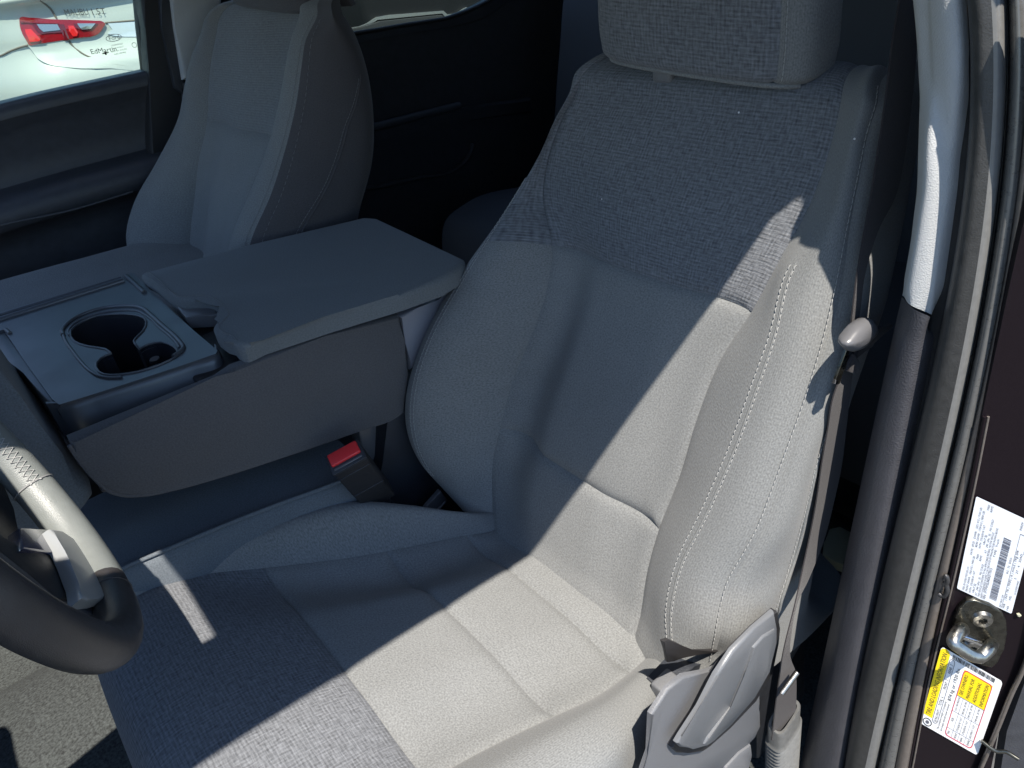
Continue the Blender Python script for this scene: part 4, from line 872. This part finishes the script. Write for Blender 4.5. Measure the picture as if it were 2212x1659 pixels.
ty = [(.065+.052*math.cos(a), .90+.075*math.sin(a)) for a in np.linspace(0, 2*math.pi, 25)[:-1]]
place(unit(ring(ty, .012), LW, LH, sk), 'tyre_symbol', o, ex, ey, .0004, M['ink'], tl)
place(unit(poly2([(.065+.022*math.cos(a), .90+.03*math.sin(a)) for a in np.linspace(0, 2*math.pi, 17)[:-1]]), LW, LH, sk), 'wheel_symbol', o, ex, ey, .0004, M['grey_ink'], tl)
# striker
def s5(x, y): return 1920+x*.3717, 1042.4+y*.3717
st = plate('striker_plate', [HJ(*s5(x, y), .005) for x, y in [(385, 790), (410, 730), (455, 690), (500, 685), (590, 715), (660, 760), (685, 810), (690, 880), (670, 970), (635, 1050), (600, 1080), (540, 1060), (440, 1020), (360, 975), (350, 930), (375, 870)]], .006, M['dark_steel'], pil, .0015, 3)
for x, y in ((545, 800), (485, 965)):
    c_ = HJ(*s5(x, y), .007); bm = bmesh.new(); e1 = norm(np.cross(JN, (0, 0, 1))); e2 = np.cross(JN, e1)
    R1 = [bm.verts.new(tuple(c_+.0100*(math.cos(a)*e1+math.sin(a)*e2)-JN*.002)) for a in np.linspace(0, 2*math.pi, 25)[:-1]]
    R2 = [bm.verts.new(tuple(c_+.0085*(math.cos(a)*e1+math.sin(a)*e2)+JN*.0015)) for a in np.linspace(0, 2*math.pi, 25)[:-1]]
    R3 = [bm.verts.new(tuple(c_+(.0048 if k % 2 else .0036)*(math.cos(a)*e1+math.sin(a)*e2)+JN*.0015)) for k, a in enumerate(np.linspace(0, 2*math.pi, 25)[:-1])]
    R4 = [bm.verts.new(tuple(c_+(.0046 if k % 2 else .0034)*(math.cos(a)*e1+math.sin(a)*e2)-JN*.004)) for k, a in enumerate(np.linspace(0, 2*math.pi, 25)[:-1])]
    for A, B in ((R1, R2), (R2, R3), (R3, R4)):
        for i in range(24): bm.faces.new((A[i], A[(i+1) % 24], B[(i+1) % 24], B[i]))
    bm.faces.new(R4); frombm('bolt', bm, M['steel'], st, 30)
bend = [(430, 860, .004), (425, 850, .012), (385, 900, .030), (375, 925, .034), (420, 965, .036), (500, 1010, .036), (530, 1012, .034), (560, 990, .030), (595, 945, .012), (600, 935, .004)]
tube('striker_loop', [HJ(*s5(x, y), q) for x, y, q in bend], .0062, M['steel'], st, n=14)
tube('striker_slot', [HJ(*s5(430, 895), .006), HJ(*s5(560, 945), .006)], .003, M['chrome'], st, sub=0)
plate('dirt_fleck', [HJ(u, v, .002) for u, v in [(2197, 1328), (2203, 1327), (2207, 1331), (2203, 1334), (2198, 1332)]], .002, M['beige'], pil, .0005, 1)

# ------------------------------------------------------------------ passenger side doors and pillar
dr = empty('front_passenger_door', (-.1, -1.95, .0), 'closed front passenger door with dark trim and window showing a white sedan', 'car door')
prof = [(-2.03, .560), (-2.02, .584), (-1.975, .588), (-1.955, .588), (-1.945, .580), (-1.942, .560), (-1.955, .54), (-1.965, .50), (-1.97, .45), (-1.965, .428), (-1.93, .420), (-1.90, .412), (-1.885, .395), (-1.89, .36), (-1.93, .345), (-1.965, .32), (-1.975, .26), (-1.975, -.35)]
xs_ = [-.50, -.40, -.25, -.1, .1, .4, .8]
dz = {-.50: .004, -.40: .004, -.25: .003, -.1: -.004, .1: -.03, .4: -.06, .8: -.08}
net = [[(x, y, z+(dz[x] if z > .5 else dz[x]*.4)) for y, z in prof] for x in xs_]
s = Surf(net, step=.02); s.orient(CAM)
s.panel('window_sill', 0, 6, 0, 2, M['rubber'], dr); s.panel('upper_trim', 0, 6, 2, 5, M['door_shoulder'], dr); s.panel('door_trim', 0, 6, 5, 9, M['door_dark'], dr, 'l', g=.003)
s.panel('armrest', 0, 6, 9, 14, M['door_dark'], dr); s.panel('lower_trim', 0, 6, 14, 17, M['door_dark'], dr)
stitches('stitching', [HY(u, v, -1.962) for u, v in [(-30, 300), (7, 290), (100, 255), (160, 242), (225, 232), (270, 225), (290, 230), (300, 240)]], (0, 1, 0), M['dim_thread'], dr, pitch=.010, ln=.007)
tube('armrest_highlight', [HY(u, v, -1.884) for u, v in [(-20, 492), (0, 487), (150, 455), (287, 414)]], .002, M['dim_thread'], dr)  # paler line painted for the highlight on the armrest's front edge
ws = [HY(u, v, -1.99) for u, v in [(-250, 225), (0, 222), (100, 200), (200, 180), (312, 158), (318, 150), (296, -40), (270, -160), (-250, -160)]]
gl = plate('window_glass', ws, .004, M['glass'], dr, 0)
bm = text_mesh([('EdMartin', 0, 0, .010, .054)]); place(bm, 'window_etching', HY(198, 117, -1.985), norm(HY(237, 112, -1.985)-HY(198, 117, -1.985)), np.array([0, 0, 1.]), .001, M['grey_ink'], gl)
for nm, it in (('window_etching', [('Ford', .008, .022, .009, .022), ('TEMPERED', .006, .010, .003, .026), ('AS-2 M-DOT', .006, .004, .003, .026), ('DOT 24  SOLEX', .002, -.002, .003, .034), ('43R-00482', .006, -.008, .003, .026)]),):
    place(text_mesh(it), nm, HY(238, 112, -1.985), np.array([-1, 0, 0.]), np.array([0, 0, 1.]), .001, M['etch'], gl)
bm = ring([(.018+.017*math.cos(a), .026+.0075*math.sin(a)) for a in np.linspace(0, 2*math.pi, 33)[:-1]], .0012); place(bm, 'etched_oval', HY(238, 112, -1.985), np.array([-1, 0, 0.]), np.array([0, 0, 1.]), .001, M['etch'], gl)
bm = ring([(.055+.0055*math.cos(a), .0055*math.sin(a)+.004) for a in np.linspace(0, 2*math.pi, 25)[:-1]], .001); place(bm, 'etched_ring', HY(238, 112, -1.985), np.array([-1, 0, 0.]), np.array([0, 0, 1.]), .001, M['etch'], gl)
place(rects([(.018, -.010, .022, -.003), (.013, -.0075, .027, -.0055)]), 'etched_mark', HY(205, 112, -1.985), np.array([-1, 0, 0.]), np.array([0, 0, 1.]), .001, M['ink'], gl)
pp = empty('cabin_pillar', (-.6, -1.93, .2), 'far pillar between the passenger doors, black edge and pale grey upper trim', 'door pillar')
plate('window_frame', [HY(u, v, -1.975) for u, v in [(291, -40), (300, 60), (311, 152), (318, 165), (420, 220), (420, -40)]], .03, M['black'], pp, .004)
plate('black_trim', [HY(u, v, -1.93) for u, v in [(300, -40), (314, 60), (322, 155), (326, 420), (600, 420), (600, -40)]], .05, M['black'], pp, .01)
plate('pillar_seal', [HY(u, v, -1.915) for u, v in [(342, -40), (350, 60), (365, 130), (378, 190), (398, 205), (397, 175), (378, 60), (368, -40)]], .03, M['trim_dark'], pp, .006)
plate('pale_trim', [HY(u, v, -1.90) for u, v in [(366, -40), (378, 60), (396, 173), (420, 175), (480, 120), (480, -40)]], .05, M['light_trim'], pp, .01, 4)
plate('lower_trim', [HY(u, v, -1.905) for u, v in [(396, 178), (404, 240), (330, 420), (330, 700), (620, 700), (620, 150), (420, 178)]], .04, M['door_dark'], pp, .008)
rd = empty('rear_passenger_door', (-1.2, -1.95, .0), 'closed dark rear passenger door with bluish window ledge, seen between the seats', 'car door')
wl = [(700, 84), (758, 74), (820, 64), (878, 54), (930, 46), (965, 40), (992, 31), (1015, 22), (1040, 10), (1058, 0), (1090, -40)]
plate('door_trim', [HY(u, v, -1.96) for u, v in wl+[(1500, -40), (1500, 760), (700, 760)]], .04, M['door_dark'], rd, 0)
wl2 = [(700, 102), (765, 94), (820, 83), (878, 72), (960, 60), (1028, 48), (1060, 32), (1103, 2), (1130, -40)]
plate('window_ledge', [HY(u, v, -1.953) for u, v in wl+wl2[::-1]], .03, M['door_shoulder'], rd, .006, 3)
tube('window_rubber', [HY(u, v, -1.955) for u, v in wl], .006, M['rubber'], rd)
tube('armrest_edge', [HY(u, v, -1.93) for u, v in [(740, 287), (798, 277), (880, 256), (960, 236), (992, 228)]], .012, M['door_shoulder'], rd)
plate('armrest', [HY(u, v, -1.94) for u, v in [(700, 292), (798, 282), (985, 236), (1150, 210), (1150, 245), (1000, 262), (800, 310), (700, 330)]], .03, M['door_dark'], rd, .01, 3)
tube('pocket_edge', [HY(u, v, -1.955) for u, v in [(780, 410), (900, 385), (985, 365), (1015, 335), (1022, 310)]], .008, M['door_dark'], rd)
plate('window_glass', [HY(u, v, -1.99) for u, v in [(560, 110), (1075, 30), (1150, -60), (560, -60)]], .004, M['glass'], rd, 0)
# rear bench
rb = empty('rear_bench', (-1.4, -1.1, -.2), 'dark rear bench seat in deep shade behind the front seats', 'car seat')
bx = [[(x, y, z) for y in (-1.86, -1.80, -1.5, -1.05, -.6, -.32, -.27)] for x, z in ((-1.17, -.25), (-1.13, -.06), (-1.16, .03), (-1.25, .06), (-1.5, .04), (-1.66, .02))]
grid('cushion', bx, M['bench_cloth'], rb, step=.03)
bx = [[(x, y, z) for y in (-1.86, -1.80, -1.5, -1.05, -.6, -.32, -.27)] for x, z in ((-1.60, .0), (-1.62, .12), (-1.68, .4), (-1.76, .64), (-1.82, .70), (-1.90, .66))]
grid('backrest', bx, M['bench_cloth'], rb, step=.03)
box('bench_base', (-1.66, -1.85, -.36), (-1.18, -.28, -.02), M['black'], rb, .01)
tag(plate('sunlit_floor_patch', [HZ(u, v, -.30) for u, v in [(1780, 1172), (1792, 1140), (1815, 1135), (1840, 1148), (1838, 1185), (1826, 1222), (1800, 1212), (1778, 1195)]], .02, M['beige'], None, .006, direction=(0, 0, -1)), 'small pale yellow plate painted as a sunlit spot of the rear floor, seen between belt and pillar', 'painted sunlight')  # pale plate stands in for sunlight on the rear floor

# ------------------------------------------------------------------ white sedan outside
car = empty('parked_sedan', (-1.5, -8, -.62), 'white sedan with a wide red tail lamp, seen through the passenger window', 'car')
XL, XR_ = -.60, -2.42
def yb(x):
    a = max(0, x+.98); b = max(0, -2.05-x); return -6.0-2.6*a*a-2.6*b*b-.03*math.cos((x+1.5)*1.5)*-1
profz = [(.86, -1.15), (.80, -.75), (.765, -.35), (.745, -.10), (.725, -.012), (.70, -.004), (.66, -.05), (.58, -.055), (.50, -.04), (.40, -.035), (.33, .0), (.25, .05), (.10, .07), (-.08, .06), (-.25, .0), (-.36, -.10)]
def dyz(z): return float(np.interp(z, [p[0] for p in profz][::-1], [p[1] for p in profz][::-1]))
def HC(u, v, off=0):
    y = -6.
    for _ in range(30):
        p = HY(u, v, y); y = .6*y+.4*(yb(min(max(p[0], XR_), XL))+dyz(p[2])+off)
    return HY(u, v, y)
xs_ = [XL, XL-.04, -.72, -.82, -.95, -1.1, -1.3, -1.5, -1.8, -2.05, -2.2, -2.35, XR_]
bodyrows = [[(x, yb(x)+dy-(.25 if z > .74 else 0)*0, z-(.03 if x in (XL, XR_) and z > .7 else 0)) for x in xs_] for z, dy in profz]
s = Surf(bodyrows, step=.05); s.orient(CAM); s.panel('rear_body', 0, len(profz)-1, 0, len(xs_)-1, M['white_paint'], car)
zz = [p[0] for p in profz]
srows = []
for z, dy in profz:
    y0 = yb(XL)+dy; k = min(1, max(0, (z-.5)/.3)); kk = .03*k
    srows.append([(XL, y0, z-(.03 if z > .7 else 0)), (XL+.02-kk, min(y0-.15, -6.7), z-.01), (XL+.05-kk*2, -7.6, z-.01), (XL+.05-kk*2, -9.0, z-.02), (XL-.02, -10.3, z-.12), (XL-.25, -10.8, z-.2)])
s = Surf(srows, step=.08); s.orient((5, -8, .3)); s.panel('side_body', 0, len(profz)-1, 0, 5, M['white_paint'], car)
srows = [[(XL+XR_-p[0], p[1], p[2]) for p in r] for r in srows]
s = Surf(srows, step=.1); s.orient((-9, -8, .3)); s.panel('side_body', 0, len(profz)-1, 0, 5, M['white_paint'], car)
deck = [[(x, y, z) for x in (XL+.0, -.8, -1.5, -2.2, XR_)] for y, z in ((-6.75, .80), (-7.2, .86), (-7.3, .9))]
grid('boot_deck', deck, M['white_paint'], car, step=.1)
cab = [[(lerp(-1.5, x, w), y, z) for x in (XL-.08, XL-.2, -1.5, XR_+.2, XR_+.08)] for y, z, w in ((-6.95, .84, 1), (-7.3, 1.05, .95), (-7.7, 1.25, .9), (-8.4, 1.33, .88), (-9.0, 1.25, .9), (-9.7, .85, 1))]
grid('roof', cab, M['white_paint'], car, step=.1)
for yy in (-6.98, -9.7):
    for xx in (XL, XR_):
        bm = bmesh.new(); bmesh.ops.create_cone(bm, cap_ends=True, segments=40, radius1=.34, radius2=.34, depth=.22)
        bmesh.ops.transform(bm, matrix=Matrix.Translation((xx-.03*(1 if xx == XL else -1), yy, -.28))@Matrix.Rotation(math.pi/2, 4, 'Y'), verts=bm.verts)
        t = frombm('wheel', bm, M['tyre'], car, 40)
        bm = bmesh.new()
        for k in range(10):
            a = k*math.pi/5; x = xx+(.085 if xx == XL else -.085)
            sweep(bm, [(x, yy, -.28), (x+.01, yy+.22*math.cos(a), -.28+.22*math.sin(a))], .018, 6)
        frombm('rim', bm, M['chrome'], t, 40)
def z3(x, y): return x*.1587, y*.1587
def cplate(nm, pts, off, mat, parent=None, sub=4, thick=.02):
    P = [HC(*z3(x, y), off) for x, y in pts]; P = curve(np.array(P+[P[0]]), sub)[:-1] if sub else np.array(P)
    n_ = len(P); cen = P.mean(0); V = []; R_n = 5
    for r in range(R_n+1):
        f = r/R_n
        for p in P:
            q = cen+(p-cen)*(1-f*.999)
            q = np.array([q[0], yb(q[0])+dyz(q[2])+off, q[2]]) if r < R_n or True else q; V.append(q)
    Fc = []
    for r in range(R_n):
        for j in range(n_): k = (j+1) % n_; Fc.append((r*n_+j, r*n_+k, (r+1)*n_+k, (r+1)*n_+j))
    b0 = len(V); V += [np.array(p)+[0, -thick-off, 0] for p in P]
    for j in range(n_): k = (j+1) % n_; Fc.append((j, k, b0+k, b0+j))
    me = bpy.data.meshes.new(nm); me.from_pydata([tuple(map(float, v)) for v in V], [], Fc); bm = bmesh.new(); bm.from_mesh(me); bmesh.ops.remove_doubles(bm, verts=bm.verts, dist=1e-5)
    return frombm(nm, bm, mat, parent or car, 50)
tail = cplate('tail_lamp', [(265, 270), (275, 238), (400, 240), (700, 262), (1000, 270), (1300, 282), (1385, 288), (1430, 318), (1400, 380), (1350, 450), (1290, 485), (1100, 510), (800, 555), (500, 600), (395, 612), (370, 570), (310, 470), (275, 370)], .012, M['lamp_red'], sub=3)
cplate('lamp_divider', [(800, 330), (870, 330), (950, 540), (880, 550)], .016, M['lamp_dark'], tail, 0)
cplate('lamp_band', [(275, 290), (600, 312), (800, 320), (770, 330), (420, 322), (280, 318)], .016, M['lamp_dark'], tail, 0)
cplate('lamp_surround', [(430, 330), (830, 330), (860, 440), (560, 458), (500, 420)], .016, M['lamp_dark'], tail, 0)
cplate('lamp_surround', [(1000, 320), (1330, 320), (1260, 400), (1130, 420), (1040, 380)], .016, M['lamp_dark'], tail, 0)
cplate('clear_reflector', [(500, 328), (780, 330), (822, 408), (590, 432), (540, 390)], .020, M['lamp_clear'], tail, 0)
cplate('clear_reflector', [(1050, 318), (1300, 318), (1240, 390), (1120, 405), (1075, 360)], .020, M['lamp_clear'], tail, 0)
cplate('bright_reflector', [(340, 400), (420, 395), (550, 530), (540, 560), (410, 572), (350, 450)], .020, M['lamp_bright'], tail, 0)
cplate('bright_reflector', [(930, 350), (1000, 350), (1060, 440), (1050, 490), (990, 495), (940, 420)], .020, M['lamp_bright'], tail, 0)
cplate('plate_recess', [(1460, 310), (2300, 260), (2300, 500), (1700, 500), (1560, 490), (1470, 460), (1530, 400)], .004, M['recess_blue'], car, 0)
for pts in ([(540, 0), (620, 60), (690, 120), (740, 200), (770, 250)], [(940, 550), (1000, 640), (1080, 700), (1180, 760), (1300, 800), (1450, 805), (1700, 790), (2100, 770)], [(-60, 770), (0, 760), (150, 690), (300, 635), (380, 615)], [(1430, 312), (1700, 290), (2000, 268)]):
    tube('panel_gap', [HC(*z3(x, y), .0) for x, y in pts], .006, M['gap_grey'], car)
for s_, a, b in (('MALIBU', (897, 212), (1215, 200)), ('1.5T', (1265, 200), (1450, 192))):
    o = HC(*z3(*a), .012); e = HC(*z3(*b), .012)-o; w = np.linalg.norm(e); bm = text_mesh([(s_, 0, 0, .038, w)]); 
    place(bm, 'badge', o, e/w, np.array([0, 0, 1.]), 0, M['badge'], car)
cplate('bumper_shelf', [(385, 625), (900, 560), (1000, 650), (1150, 760), (1300, 812), (1500, 815), (2200, 780), (2300, 900), (1500, 930), (900, 915), (650, 870), (520, 800), (450, 710)], .008, M['white_paint'], car, 3)

# dark pickup beyond the rear window
dc = empty('parked_dark_vehicle', (-5.2, -7, -.62), 'charcoal vehicle with a bright lower trim strip outside the rear window', 'car')
box('body', (-8.0, -8.8, -.2), (-2.9, -5.2, 1.0), M['dark_car'], dc, .08, 4)
plate('bright_strip', [HY(u, v, -5.18) for u, v in [(740, 62), (775, 57), (792, 51), (812, 36), (840, 32), (958, 22), (966, 32), (985, 30), (1000, 18), (1008, 14), (1012, 22), (1030, 20), (1060, 0), (1064, 6), (1034, 26), (990, 36), (962, 38), (955, 28), (815, 42), (798, 56), (780, 62), (740, 66)]], .03, M['chrome'], dc, .003)
plate('lower_sill', [HY(u, v, -5.16) for u, v in [(700, 70), (780, 62), (820, 46), (955, 32), (965, 42), (1040, 30), (1080, 30), (1080, 90), (700, 90)]], .05, M['sill_grey'], dc, .005)
box('cab_roof', (-7.0, -8.6, 1.0), (-3.6, -5.5, 1.5), M['dark_car'], dc, .15, 4)
for x_ in (-3.7, -7.1):
    bm = bmesh.new(); bmesh.ops.create_cone(bm, cap_ends=True, segments=36, radius1=.38, radius2=.38, depth=.25)
    bmesh.ops.transform(bm, matrix=Matrix.Translation((x_, -5.25, -.24))@Matrix.Rotation(math.pi/2, 4, 'X'), verts=bm.verts); frombm('wheel', bm, M['tyre'], dc, 40)
